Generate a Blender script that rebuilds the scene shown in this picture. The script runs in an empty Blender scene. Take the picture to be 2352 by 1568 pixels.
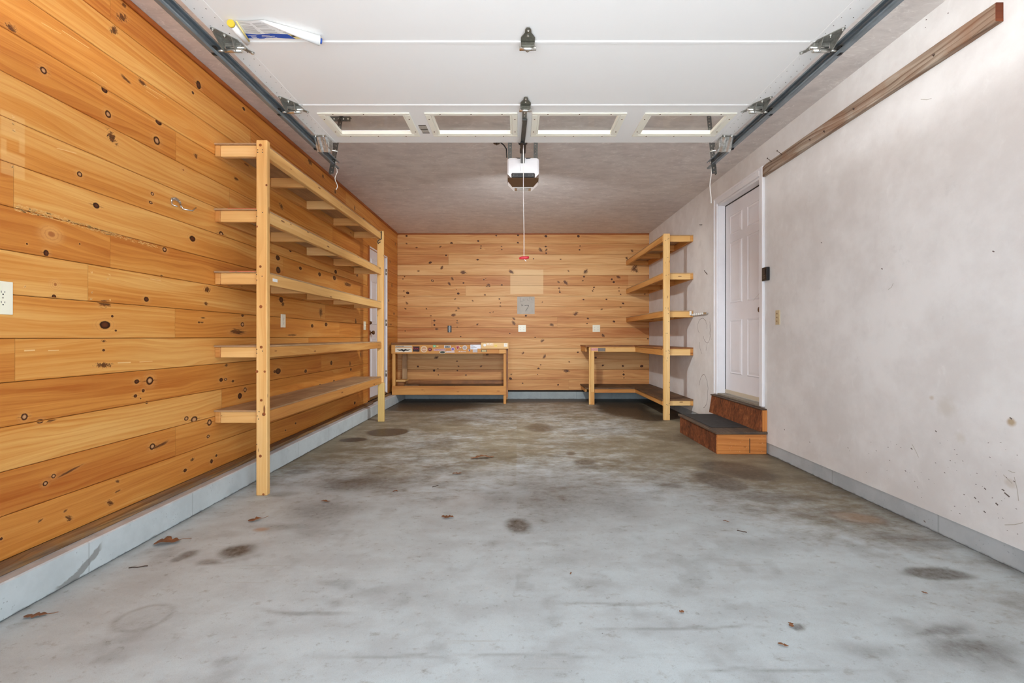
import bpy, bmesh, math, random
import numpy as np
from mathutils import Vector, Matrix, noise as mnoise

# ------------------------------------------------------------------ camera, sky, exposure
scene = bpy.context.scene
COL = scene.collection
F = 1055.0                      # focal length in pixels of the 2352 wide frame
CX, CY = 1188.0, 774.0          # vanishing point of the room's depth lines
CAMZ = 1.08
cam_data = bpy.data.cameras.new('camera')
cam_data.sensor_width = 36.0
cam_data.lens = F / 2352.0 * 36.0
cam_data.shift_x = (1176 - CX) / 2352.0
cam_data.shift_y = -(784 - CY) / 2352.0
cam_data.clip_start = 0.02
cam = bpy.data.objects.new('camera', cam_data)
COL.objects.link(cam)
cam.location = (0, 0, CAMZ)
cam.rotation_euler = (math.pi / 2, 0, 0)
scene.camera = cam

world = bpy.data.worlds.new('sky')
scene.world = world
world.use_nodes = True
wt = world.node_tree
bg = wt.nodes['Background']
bg.inputs['Color'].default_value = (0.80, 0.90, 1.0, 1)
# an overcast sky that is much brighter low over the driveway side
_tc = wt.nodes.new('ShaderNodeTexCoord')
_sx = wt.nodes.new('ShaderNodeSeparateXYZ')
wt.links.new(_tc.outputs['Generated'], _sx.inputs[0])
def _wm(op, a, b=None):
    n = wt.nodes.new('ShaderNodeMath')
    n.operation = op
    for i, v in enumerate((a, b)):
        if v is None: continue
        if isinstance(v, bpy.types.NodeSocket): wt.links.new(v, n.inputs[i])
        else: n.inputs[i].default_value = v
    return n.outputs[0]
_z2 = _wm('MULTIPLY', _wm('MULTIPLY', _sx.outputs[2], _sx.outputs[2]), -1 / (0.30 * 0.30))
_band = _wm('MULTIPLY', _wm('POWER', 2.71828, _z2), _wm('MAXIMUM', _wm('MULTIPLY', _sx.outputs[1], -1.0), 0.0))
wt.links.new(_wm('ADD', 1.6, _wm('MULTIPLY', _band, 9.0)), bg.inputs['Strength'])

sun = bpy.data.lights.new('sun', 'SUN')
sun.energy = 30.0
sun.angle = math.radians(2)
sun.color = (0.95, 0.98, 1.0)
suno = bpy.data.objects.new('sun', sun)
suno.rotation_euler = (math.radians(-6), math.radians(28), 0)     # high over the right side of the house: it lights the driveway only
COL.objects.link(suno)

# daylight entering through the open garage door (sampling portal for the sky)
pl = bpy.data.lights.new('doorway_daylight', 'AREA')
pl.shape = 'RECTANGLE'
pl.size = 2.78
pl.size_y = 2.1
pl.cycles.is_portal = True
plo = bpy.data.objects.new('doorway_daylight', pl)
plo.location = (0.05, 0.40, 1.07)
plo.rotation_euler = (-math.pi / 2, 0, math.pi)
COL.objects.link(plo)

scene.view_settings.view_transform = 'Standard'
scene.view_settings.look = 'None'
scene.view_settings.gamma = 1.0
scene.view_settings.use_curve_mapping = False
scene.view_settings.exposure = 0.02
scene.cycles.use_denoising = True
scene.cycles.max_bounces = 10
scene.cycles.diffuse_bounces = 7
scene.cycles.glossy_bounces = 3
scene.cycles.use_adaptive_sampling = True
scene.cycles.adaptive_threshold = 0.035
scene.cycles.adaptive_min_samples = 16
scene.cycles.transparent_max_bounces = 16
scene.cycles.sample_clamp_indirect = 8.0

FILL, OPEN = 56.0, 46.0         # watts of the added fill bulbs above the raised door and of the opener's lamp
XL, XR, YB, ZC = -2.09, 2.303, 8.018, 2.889
YF = 0.60                       # inner face of the front wall
R_ = random.Random(7)


def pL(px, py):
    Y = F * -XL / (CX - px)
    return Y, CAMZ + (CY - py) * Y / F


def pR(px, py):
    Y = F * XR / (px - CX)
    return Y, CAMZ + (CY - py) * Y / F


def pB(px, py, Y=YB):
    return (px - CX) * Y / F, CAMZ + (CY - py) * Y / F


def pF(px, py, z=0.0):
    Y = F * (CAMZ - z) / (py - CY)
    return (px - CX) * Y / F, Y


ZD = 2.397                      # underside of the raised garage door


def pD(px, py, z=ZD):
    Y = F * (z - CAMZ) / (CY - py)
    return (px - CX) * Y / F, Y


# ------------------------------------------------------------------ tagging
def tag(o, label=None, cat=None, group=None, kind=None):
    if label: o['label'] = label
    if cat: o['category'] = cat
    if group: o['group'] = group
    if kind: o['kind'] = kind
    return o


def thing(name, label, cat, loc=(0, 0, 0), group=None):
    o = bpy.data.objects.new(name, None)
    o.empty_display_size = 0.1
    COL.objects.link(o)
    o.location = loc
    return tag(o, label, cat, group)


def wloc(o):
    v = Vector((0, 0, 0))
    while o is not None:
        v += Vector(o.location)
        o = o.parent
    return v


# ------------------------------------------------------------------ mesh builder
class MB:
    def __init__(self):
        self.bm = bmesh.new()
        self.uv = self.bm.loops.layers.uv.new('UVMap')
        self.rn = self.bm.faces.layers.float.new('rnd')

    def _uv(self, faces, axis=None, rnd=None):
        if rnd is None: rnd = R_.random()
        vs = [v.co for f in faces for v in f.verts]
        if axis is None:
            ext = [max(v[i] for v in vs) - min(v[i] for v in vs) for i in range(3)]
            axis = ext.index(max(ext))
        oth = [i for i in range(3) if i != axis]
        for f in faces:
            f.normal_update()
            n = [abs(c) for c in f.normal]
            k = n.index(max(n))
            f[self.rn] = rnd
            for l in f.loops:
                c = l.vert.co
                if k == axis:
                    l[self.uv].uv = (c[oth[0]] * 0.2 + rnd * 11, c[oth[1]])
                else:
                    w = oth[0] if k == oth[1] else oth[1]
                    l[self.uv].uv = (c[axis] + rnd * 11, c[w] + (0.3 if w == oth[0] else 0))

    def box(self, x0, x1, y0, y1, z0, z1, bev=0.0, axis=None, rnd=None, mat=0, rot=None, piv=None, seg=1):
        x0, x1 = min(x0, x1), max(x0, x1)
        y0, y1 = min(y0, y1), max(y0, y1)
        z0, z1 = min(z0, z1), max(z0, z1)
        bm = self.bm
        r = bmesh.ops.create_cube(bm, size=1.0)
        vs = r['verts']
        for v in vs:
            v.co = Vector(((x0 + x1) / 2 + v.co.x * (x1 - x0), (y0 + y1) / 2 + v.co.y * (y1 - y0), (z0 + z1) / 2 + v.co.z * (z1 - z0)))
        faces = list({f for v in vs for f in v.link_faces})
        if bev > 0:
            es = list({e for v in vs for e in v.link_edges})
            rr = bmesh.ops.bevel(bm, geom=es + vs, offset=min(bev, 0.45 * min(x1 - x0, y1 - y0, z1 - z0)), segments=seg, affect='EDGES', profile=0.6)
            faces = list({f for f in rr['faces']} | {f for v in rr['verts'] for f in v.link_faces})
        self._uv(faces, axis, rnd)
        for f in faces: f.material_index = mat
        if rot is not None:
            vv = list({v for f in faces for v in f.verts})
            bmesh.ops.rotate(bm, verts=vv, cent=piv or Vector(((x0 + x1) / 2, (y0 + y1) / 2, (z0 + z1) / 2)), matrix=rot)
        return faces

    def poly(self, pts, mat=0, rnd=0.0, uvs=None, smooth=False):
        vs = [self.bm.verts.new(p) for p in pts]
        f = self.bm.faces.new(vs)
        f.material_index = mat
        f[self.rn] = rnd
        f.smooth = smooth
        if uvs:
            for l, u in zip(f.loops, uvs): l[self.uv].uv = u
        return f

    def prism(self, pts, d, mat=0, smooth=False, rnd=None):
        """polygon pts (3D) extruded by vector d"""
        d = Vector(d)
        a = [self.bm.verts.new(p) for p in pts]
        b = [self.bm.verts.new(Vector(p) + d) for p in pts]
        n = len(pts)
        fs = [self.bm.faces.new(a), self.bm.faces.new(list(reversed(b)))]
        for i in range(n):
            f = self.bm.faces.new([a[i], b[i], b[(i + 1) % n], a[(i + 1) % n]])
            f.smooth = smooth
            fs.append(f)
        bmesh.ops.recalc_face_normals(self.bm, faces=fs)
        self._uv(fs, None, rnd)
        for f in fs: f.material_index = mat
        return fs

    def cyl(self, p0, p1, r0, r1=None, seg=16, mat=0, cap=True, smooth=True):
        p0, p1 = Vector(p0), Vector(p1)
        if r1 is None: r1 = r0
        ax = (p1 - p0).normalized()
        up = Vector((0, 0, 1)) if abs(ax.z) < 0.9 else Vector((1, 0, 0))
        u = ax.cross(up).normalized()
        w = ax.cross(u)
        A, B = [], []
        for i in range(seg):
            t = 2 * math.pi * i / seg
            dd = u * math.cos(t) + w * math.sin(t)
            A.append(self.bm.verts.new(p0 + dd * r0))
            B.append(self.bm.verts.new(p1 + dd * r1))
        fs = []
        for i in range(seg):
            f = self.bm.faces.new([A[i], A[(i + 1) % seg], B[(i + 1) % seg], B[i]])
            f.smooth = smooth
            fs.append(f)
        if cap:
            fs.append(self.bm.faces.new(list(reversed(A))))
            fs.append(self.bm.faces.new(B))
        bmesh.ops.recalc_face_normals(self.bm, faces=fs)
        for f in fs: f.material_index = mat
        return fs

    def tube(self, pts, r, seg=8, mat=0):
        pts = [Vector(p) for p in pts]
        rings = []
        n = len(pts)
        u = None
        for i, p in enumerate(pts):
            t = (pts[min(i + 1, n - 1)] - pts[max(i - 1, 0)]).normalized()
            if u is None:
                up = Vector((0, 0, 1)) if abs(t.z) < 0.9 else Vector((1, 0, 0))
                u = t.cross(up).normalized()
            else:
                u = (u - t * u.dot(t)).normalized()
            w = t.cross(u)
            rr = r[i] if isinstance(r, (list, tuple)) else r
            rings.append([self.bm.verts.new(p + (u * math.cos(2 * math.pi * k / seg) + w * math.sin(2 * math.pi * k / seg)) * rr) for k in range(seg)])
        fs = []
        for i in range(n - 1):
            for k in range(seg):
                f = self.bm.faces.new([rings[i][k], rings[i][(k + 1) % seg], rings[i + 1][(k + 1) % seg], rings[i + 1][k]])
                f.smooth = True
                fs.append(f)
        fs.append(self.bm.faces.new(list(reversed(rings[0]))))
        fs.append(self.bm.faces.new(rings[-1]))
        bmesh.ops.recalc_face_normals(self.bm, faces=fs)
        for f in fs: f.material_index = mat
        return fs

    def ball(self, c, r, sc=(1, 1, 1), mat=0, seg=16):
        q = bmesh.ops.create_uvsphere(self.bm, u_segments=seg, v_segments=max(6, seg // 2), radius=r)
        for v in q['verts']:
            v.co = Vector((v.co.x * sc[0], v.co.y * sc[1], v.co.z * sc[2])) + Vector(c)
        for f in {f for v in q['verts'] for f in v.link_faces}:
            f.smooth = True
            f.material_index = mat

    def lathe(self, c, ax, prof, seg=20, mat=0):
        """prof: list of (distance along ax, radius)"""
        c, ax = Vector(c), Vector(ax).normalized()
        up = Vector((0, 0, 1)) if abs(ax.z) < 0.9 else Vector((1, 0, 0))
        u = ax.cross(up).normalized()
        w = ax.cross(u)
        rings = [[self.bm.verts.new(c + ax * d + (u * math.cos(2 * math.pi * k / seg) + w * math.sin(2 * math.pi * k / seg)) * max(r, 1e-5)) for k in range(seg)] for d, r in prof]
        fs = []
        for i in range(len(rings) - 1):
            for k in range(seg):
                f = self.bm.faces.new([rings[i][k], rings[i][(k + 1) % seg], rings[i + 1][(k + 1) % seg], rings[i + 1][k]])
                f.smooth = True
                fs.append(f)
        fs.append(self.bm.faces.new(list(reversed(rings[0]))))
        fs.append(self.bm.faces.new(rings[-1]))
        bmesh.ops.recalc_face_normals(self.bm, faces=fs)
        for f in fs: f.material_index = mat

    def build(self, name, mats, parent=None, loc=None):
        me = bpy.data.meshes.new(name)
        off = wloc(parent) if parent is not None else Vector((0, 0, 0))
        if loc is not None:
            off = Vector(loc)
        if off.length > 0:
            bmesh.ops.translate(self.bm, verts=self.bm.verts, vec=-off)
        self.bm.to_mesh(me)
        self.bm.free()
        for m in (mats if isinstance(mats, (list, tuple)) else [mats]):
            me.materials.append(m)
        o = bpy.data.objects.new(name, me)
        COL.objects.link(o)
        if parent is not None:
            o.parent = parent
        elif loc is not None:
            o.location = loc
        return o


def struct(name, mb, mats):
    return tag(mb.build(name, mats), kind='structure')


def text_part(name, body, size, mat, parent, origin, xdir, ydir, depth=0.0006, width=None, shear=0.0, align='CENTER'):
    cu = bpy.data.curves.new(name, 'FONT')
    cu.body = body
    cu.size = size
    cu.shear = shear
    cu.align_x = align
    cu.align_y = 'CENTER'
    cu.extrude = depth / 2
    tmp = bpy.data.objects.new(name, cu)
    me = bpy.data.meshes.new_from_object(tmp)
    bpy.data.objects.remove(tmp)
    bpy.data.curves.remove(cu)
    x, y = Vector(xdir).normalized(), Vector(ydir).normalized()
    z = x.cross(y)
    if width:
        xs = [v.co.x for v in me.vertices]
        s = width / max(1e-6, max(xs) - min(xs))
    else:
        s = 1.0
    o0 = Vector(origin) - wloc(parent)
    for v in me.vertices:
        v.co = o0 + x * v.co.x * s + y * v.co.y + z * v.co.z
    me.name = name
    me.materials.append(mat)
    o = bpy.data.objects.new(name, me)
    COL.objects.link(o)
    o.parent = parent
    return o


# ------------------------------------------------------------------ materials
class NT:
    def __init__(self, name):
        self.m = bpy.data.materials.new(name)
        self.m.use_nodes = True
        self.t = self.m.node_tree
        self.b = self.t.nodes['Principled BSDF']
        self.out = self.t.nodes['Material Output']

    def n(self, typ, **kw):
        nd = self.t.nodes.new(typ)
        for k, v in kw.items():
            setattr(nd, k, v)
        return nd

    def put(self, sock, v):
        if isinstance(v, bpy.types.NodeSocket):
            self.t.links.new(v, sock)
        elif v is not None:
            if isinstance(v, (tuple, list)) and len(v) == 3 and sock.type == 'RGBA':
                v = (*v, 1)
            sock.default_value = v

    def math(self, op, a, b=None, c=None, clamp=False):
        nd = self.n('ShaderNodeMath', operation=op, use_clamp=clamp)
        self.put(nd.inputs[0], a)
        if b is not None: self.put(nd.inputs[1], b)
        if c is not None: self.put(nd.inputs[2], c)
        return nd.outputs[0]

    def mix(self, f, a, b, blend='MIX'):
        nd = self.n('ShaderNodeMix', data_type='RGBA', blend_type=blend)
        nd.clamp_factor = True
        self.put(nd.inputs[0], f)
        self.put(nd.inputs[6], a)
        self.put(nd.inputs[7], b)
        return nd.outputs[2]

    def xyz(self, x, y, z=0.0):
        nd = self.n('ShaderNodeCombineXYZ')
        for i, v in enumerate((x, y, z)): self.put(nd.inputs[i], v)
        return nd.outputs[0]

    def sep(self, v):
        nd = self.n('ShaderNodeSeparateXYZ')
        self.put(nd.inputs[0], v)
        return nd.outputs

    def noise(self, vec, scale, detail=3, rough=0.55, dist=0.0, col=False):
        nd = self.n('ShaderNodeTexNoise')
        self.put(nd.inputs['Vector'], vec)
        nd.inputs['Scale'].default_value = scale
        nd.inputs['Detail'].default_value = detail
        nd.inputs['Roughness'].default_value = rough
        nd.inputs['Distortion'].default_value = dist
        return nd.outputs['Color' if col else 'Fac']

    def voro(self, vec, scale, feature='F1', rand=1.0, out='Distance'):
        nd = self.n('ShaderNodeTexVoronoi', feature=feature)
        self.put(nd.inputs['Vector'], vec)
        nd.inputs['Scale'].default_value = scale
        nd.inputs['Randomness'].default_value = rand
        return nd.outputs[out]

    def ramp(self, f, stops, interp='LINEAR'):
        nd = self.n('ShaderNodeValToRGB')
        cr = nd.color_ramp
        cr.interpolation = interp
        while len(cr.elements) < len(stops): cr.elements.new(0.5)
        for e, (p, c) in zip(cr.elements, stops):
            e.position = p
            e.color = (*c, 1) if len(c) == 3 else c
        self.put(nd.inputs[0], f)
        return nd.outputs[0]

    def step(self, v, lo, hi):
        nd = self.n('ShaderNodeMapRange', interpolation_type='SMOOTHSTEP')
        self.put(nd.inputs[0], v)
        nd.inputs[1].default_value = lo
        nd.inputs[2].default_value = hi
        nd.inputs[3].default_value = 0
        nd.inputs[4].default_value = 1
        return nd.outputs[0]

    def bump(self, h, strength=0.2, dist=0.01):
        nd = self.n('ShaderNodeBump')
        nd.inputs['Strength'].default_value = strength
        nd.inputs['Distance'].default_value = dist
        self.put(nd.inputs['Height'], h)
        self.t.links.new(nd.outputs[0], self.b.inputs['Normal'])

    def attr(self, name, out='Fac'):
        nd = self.n('ShaderNodeAttribute', attribute_name=name)
        return nd.outputs[out]

    def obj(self):
        return self.n('ShaderNodeTexCoord').outputs['Object']

    def pos(self):
        return self.n('ShaderNodeNewGeometry').outputs['Position']

    def fin(self, col=None, rough=None, metal=None, spec=None, alpha=None):
        if col is not None: self.put(self.b.inputs['Base Color'], col)
        if rough is not None: self.put(self.b.inputs['Roughness'], rough)
        if metal is not None: self.b.inputs['Metallic'].default_value = metal
        if spec is not None: self.b.inputs['Specular IOR Level'].default_value = spec
        if alpha is not None: self.put(self.b.inputs['Alpha'], alpha)
        return self.m


def s2l(r, g, b):
    f = lambda c: ((c / 255 + 0.055) / 1.055) ** 2.4 if c > 10 else c / 255 / 12.92
    return (f(r), f(g), f(b))


def uvxy(m):
    nd = m.n('ShaderNodeUVMap', uv_map='UVMap')
    s = m.sep(nd.outputs[0])
    return s[0], s[1]


def wood(name, light, mid, dark, seed=0.0, rough=0.45, knots=0.0, varia=0.55, grainy=1.0, dirt=0.0, dirtcol=(0.05, 0.035, 0.02), over=None, broadk=1.3, sawk=0.22):
    m = NT(name)
    u, v = uvxy(m)
    rn = m.attr('rnd')
    ro = m.math('MULTIPLY', rn, 91.7)
    # slow warp that bends the rings into cathedral figures
    w1 = m.noise(m.xyz(m.math('MULTIPLY', u, .75), m.math('MULTIPLY', v, 5.0), ro), 1.0, 2, 0.5)
    w2 = m.noise(m.xyz(m.math('MULTIPLY', u, 3.5), m.math('MULTIPLY', v, 9.0), ro), 1.0, 2, 0.5)
    vv = m.math('ADD', v, m.math('ADD', m.math('MULTIPLY', m.math('SUBTRACT', w1, 0.5), 0.20), m.math('MULTIPLY', m.math('SUBTRACT', w2, 0.5), 0.014)))
    rings = m.n('ShaderNodeTexWave', wave_type='BANDS', bands_direction='Y', wave_profile='SAW')
    m.put(rings.inputs['Vector'], m.xyz(m.math('MULTIPLY', u, 0.05), vv, ro))
    rings.inputs['Scale'].default_value = 11.0
    rings.inputs['Distortion'].default_value = 0.6
    rings.inputs['Detail'].default_value = 1.5
    rg = rings.outputs['Fac']
    streak = m.noise(m.xyz(m.math('MULTIPLY', u, 1.3), m.math('MULTIPLY', vv, 45.0), ro), 1.0, 4, 0.6)
    fine = m.noise(m.xyz(m.math('MULTIPLY', u, 9.0), m.math('MULTIPLY', v, 330.0), ro), 1.0, 2, 0.6)
    broad = m.noise(m.xyz(m.math('MULTIPLY', u, 0.7), m.math('MULTIPLY', vv, 9.0), ro), 1.0, 2, 0.5)
    t = m.math('MULTIPLY', m.math('SUBTRACT', streak, 0.5), 0.9 * grainy)
    t = m.math('ADD', t, m.math('MULTIPLY', m.math('SUBTRACT', broad, 0.5), broadk))
    t = m.math('ADD', t, m.math('MULTIPLY', m.math('POWER', rg, 3.0), sawk * grainy))
    t = m.math('ADD', t, m.math('MULTIPLY', m.math('SUBTRACT', fine, 0.5), 0.25 * grainy))
    t = m.math('ADD', t, m.math('MULTIPLY', m.math('SUBTRACT', rn, 0.5), varia))
    t = m.math('ADD', t, 0.42, clamp=True)
    c = m.ramp(t, [(0.0, light), (0.45, mid), (1.0, dark)])
    if knots > 0:
        kv = m.xyz(m.math('MULTIPLY', u, 5.0), m.math('MULTIPLY', v, 22.0), ro)
        kd = m.voro(kv, 1.0)
        kr = m.voro(kv, 1.0, out='Color')
        ks = m.sep(kr)[0]
        rad = m.math('MULTIPLY', ks, knots)
        k = m.math('SUBTRACT', 1.0, m.step(m.math('SUBTRACT', kd, rad), -0.03, 0.02))
        c = m.mix(m.math('MULTIPLY', k, 0.85), c, s2l(122, 66, 30))
    if dirt > 0:
        dn = m.noise(m.pos(), 5.0, 4, 0.6)
        c = m.mix(m.math('MULTIPLY', m.step(dn, 0.4, 0.65), dirt), c, dirtcol)
    if over: c = over(m, c)
    m.bump(m.math('ADD', streak, m.math('MULTIPLY', fine, 0.6)), 0.06, 0.003)
    return m.fin(c, rough, spec=0.35)


def plain(name, col, rough=0.5, metal=0.0, spec=0.5, var=0.0, scale=30.0, bump=0.0):
    m = NT(name)
    c = col
    if var > 0:
        nz = m.noise(m.obj(), scale, 4, 0.6)
        d = tuple(x * (1 - var) for x in col)
        l = tuple(min(1, x * (1 + var * 0.6)) for x in col)
        c = m.ramp(nz, [(0.3, d), (0.7, l)])
        if bump > 0: m.bump(nz, bump, 0.002)
    return m.fin(c, rough, metal, spec)


M_TRIMWOOD = wood('dark_pine_trim', s2l(190, 120, 62), s2l(165, 92, 40), s2l(130, 62, 24))
M_LUMBER = wood('framing_lumber', s2l(240, 202, 142), s2l(228, 180, 112), s2l(204, 142, 76), knots=0.17, varia=0.35, grainy=0.6, rough=0.55)
M_LUMBER2 = wood('aged_lumber', s2l(226, 176, 108), s2l(206, 146, 78), s2l(176, 108, 50), knots=0.17, varia=0.4, grainy=0.7, rough=0.55)
M_PLY = wood('shelf_plywood', s2l(206, 172, 130), s2l(184, 148, 108), s2l(152, 114, 80), varia=0.3, grainy=0.9, dirt=0.35, dirtcol=s2l(120, 96, 76), rough=0.6)
M_PLYDARK = wood('worn_dark_plywood', s2l(140, 104, 72), s2l(112, 80, 54), s2l(80, 54, 36), varia=0.2, dirt=0.5, rough=0.65)
M_BENCHTOP = wood('bench_plank', s2l(190, 130, 78), s2l(150, 95, 52), s2l(105, 62, 34), varia=0.3, knots=0.2, dirt=0.3)
M_SILL = wood('old_sill_beam', s2l(178, 138, 88), s2l(134, 98, 58), s2l(78, 54, 34), varia=0.2, grainy=1.8, dirt=0.5, dirtcol=s2l(112, 100, 92), rough=0.75)
M_OLD = wood('weathered_timber', s2l(190, 176, 160), s2l(156, 136, 118), s2l(104, 80, 62), varia=.1, grainy=1.9, dirt=0.5, dirtcol=s2l(140, 96, 68), rough=0.85)
M_OLDEND = wood('timber_end_grain', s2l(150, 84, 50), s2l(122, 62, 36), s2l(92, 44, 26), varia=0.1, rough=0.8)
def rough_board():
    m = NT('rough_stained_board')
    p = m.pos()
    q = m.sep(p)
    a = m.noise(m.xyz(m.math('MULTIPLY', q[0], 30.0), m.math('MULTIPLY', q[1], 30.0), m.math('MULTIPLY', q[2], 12.0)), 1.6, 6, 0.75)
    b = m.noise(p, 5.0, 4, 0.6)
    t = m.math('ADD', m.math('MULTIPLY', a, .75), m.math('MULTIPLY', b, .35))
    c = m.ramp(t, [(0.36, s2l(52, 30, 20)), (0.50, s2l(104, 58, 34)), (0.60, s2l(134, 76, 44)), (0.74, s2l(176, 112, 68))])
    m.bump(a, .5, .004)
    return m.fin(c, .7, spec=.3)
M_STEPRED = rough_board()
M_STEPEND = wood('orange_step_end', s2l(226, 160, 92), s2l(206, 130, 66), s2l(164, 92, 44), varia=0.1, knots=0.12, grainy=1.3, rough=0.5)
M_TREAD = wood('worn_step_tread', s2l(122, 100, 80), s2l(92, 74, 60), s2l(58, 46, 38), varia=0.1, dirt=0.6, dirtcol=s2l(66, 60, 56), rough=0.7)

M_WHITE = plain('white_paint', s2l(236, 234, 236), 0.4, var=0.03, scale=8)
M_DOORW = plain('white_door_paint', s2l(228, 224, 226), 0.42, var=0.03, scale=5)
M_CREAM = plain('cream_plastic', s2l(242, 238, 222), 0.35)
M_IVORY = plain('ivory_cover_plate', s2l(240, 236, 214), 0.3)
M_BEIGE = plain('beige_cover_plate', s2l(206, 186, 148), 0.35)
M_BLACK = plain('black_plastic', (0.012, 0.012, 0.013), 0.35)
M_DGREY = plain('dark_grey_steel', s2l(98, 98, 94), 0.45, 0.5, var=0.3, scale=60)
M_GALV = NT('galvanised_steel')
_g = M_GALV.math('MULTIPLY', M_GALV.sep(M_GALV.voro(M_GALV.obj(), 90.0, out='Color'))[0], 1.0)
_g = M_GALV.xyz(_g, _g, _g)
M_GALV.put(M_GALV.b.inputs['Base Color'], M_GALV.mix(0.3, s2l(198, 198, 194), _g, 'OVERLAY'))
M_GALV = M_GALV.fin(None, 0.32, 0.9)
M_ZINC = plain('bright_zinc', s2l(215, 213, 206), 0.25, 0.9, var=0.12, scale=120)
M_TRACK = plain('grey_track_steel', s2l(136, 146, 152), 0.36, 0.55, var=0.18, scale=14)
M_HINGE = plain('hinge_steel', s2l(150, 148, 140), 0.38, 0.6, var=0.3, scale=80)
M_HINGE2 = plain('dark_hinge_steel', s2l(112, 110, 98), 0.35, 0.5, var=0.3, scale=80)
M_BRASS = plain('aged_brass', s2l(118, 82, 52), 0.35, 0.8, var=0.2)
M_RED = plain('red_plastic', s2l(196, 40, 52), 0.4)
M_CORD = plain('white_cord', s2l(232, 228, 222), 0.7)
M_BROWNPL = plain('brown_plastic', s2l(84, 62, 46), 0.35)
M_RUBBER = plain('black_rubber_mat', s2l(52, 52, 52), 0.75, var=0.35, scale=14)
M_RUST = plain('rusty_nail', s2l(96, 78, 68), 0.6, 0.6, var=0.3)
M_LEAF = plain('dry_leaf', s2l(140, 92, 58), 0.7, var=0.35, scale=40)
M_THRESH = plain('aluminium_threshold', s2l(150, 142, 128), 0.5, 0.3, var=0.2)
M_SWEEP = plain('beige_door_sweep', s2l(198, 184, 162), 0.6)
M_DARKGAP = plain('dark_void', (0.01, 0.008, 0.006), 0.9)
M_INK = plain('black_ink', (0.02, 0.02, 0.02), 0.6)
M_INK2 = plain('grey_ink', s2l(120, 112, 104), 0.7)
M_PAPER = plain('white_paper', s2l(240, 240, 238), 0.6)
M_GREYPAPER = plain('grey_print', s2l(188, 186, 186), 0.6)
M_BLUE = plain('blue_print', s2l(40, 84, 176), 0.5)
M_YELLOW = plain('yellow_plastic', s2l(226, 198, 60), 0.4)
M_PALEYEL = plain('pale_yellow_print', s2l(240, 222, 150), 0.5)
M_LENS = plain('opener_lens', s2l(240, 240, 240), 0.15)
M_LENS.node_tree.nodes['Principled BSDF'].inputs['Emission Color'].default_value = (1, 1, 1, 1)
M_LENS.node_tree.nodes['Principled BSDF'].inputs['Emission Strength'].default_value = 0.25

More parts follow.
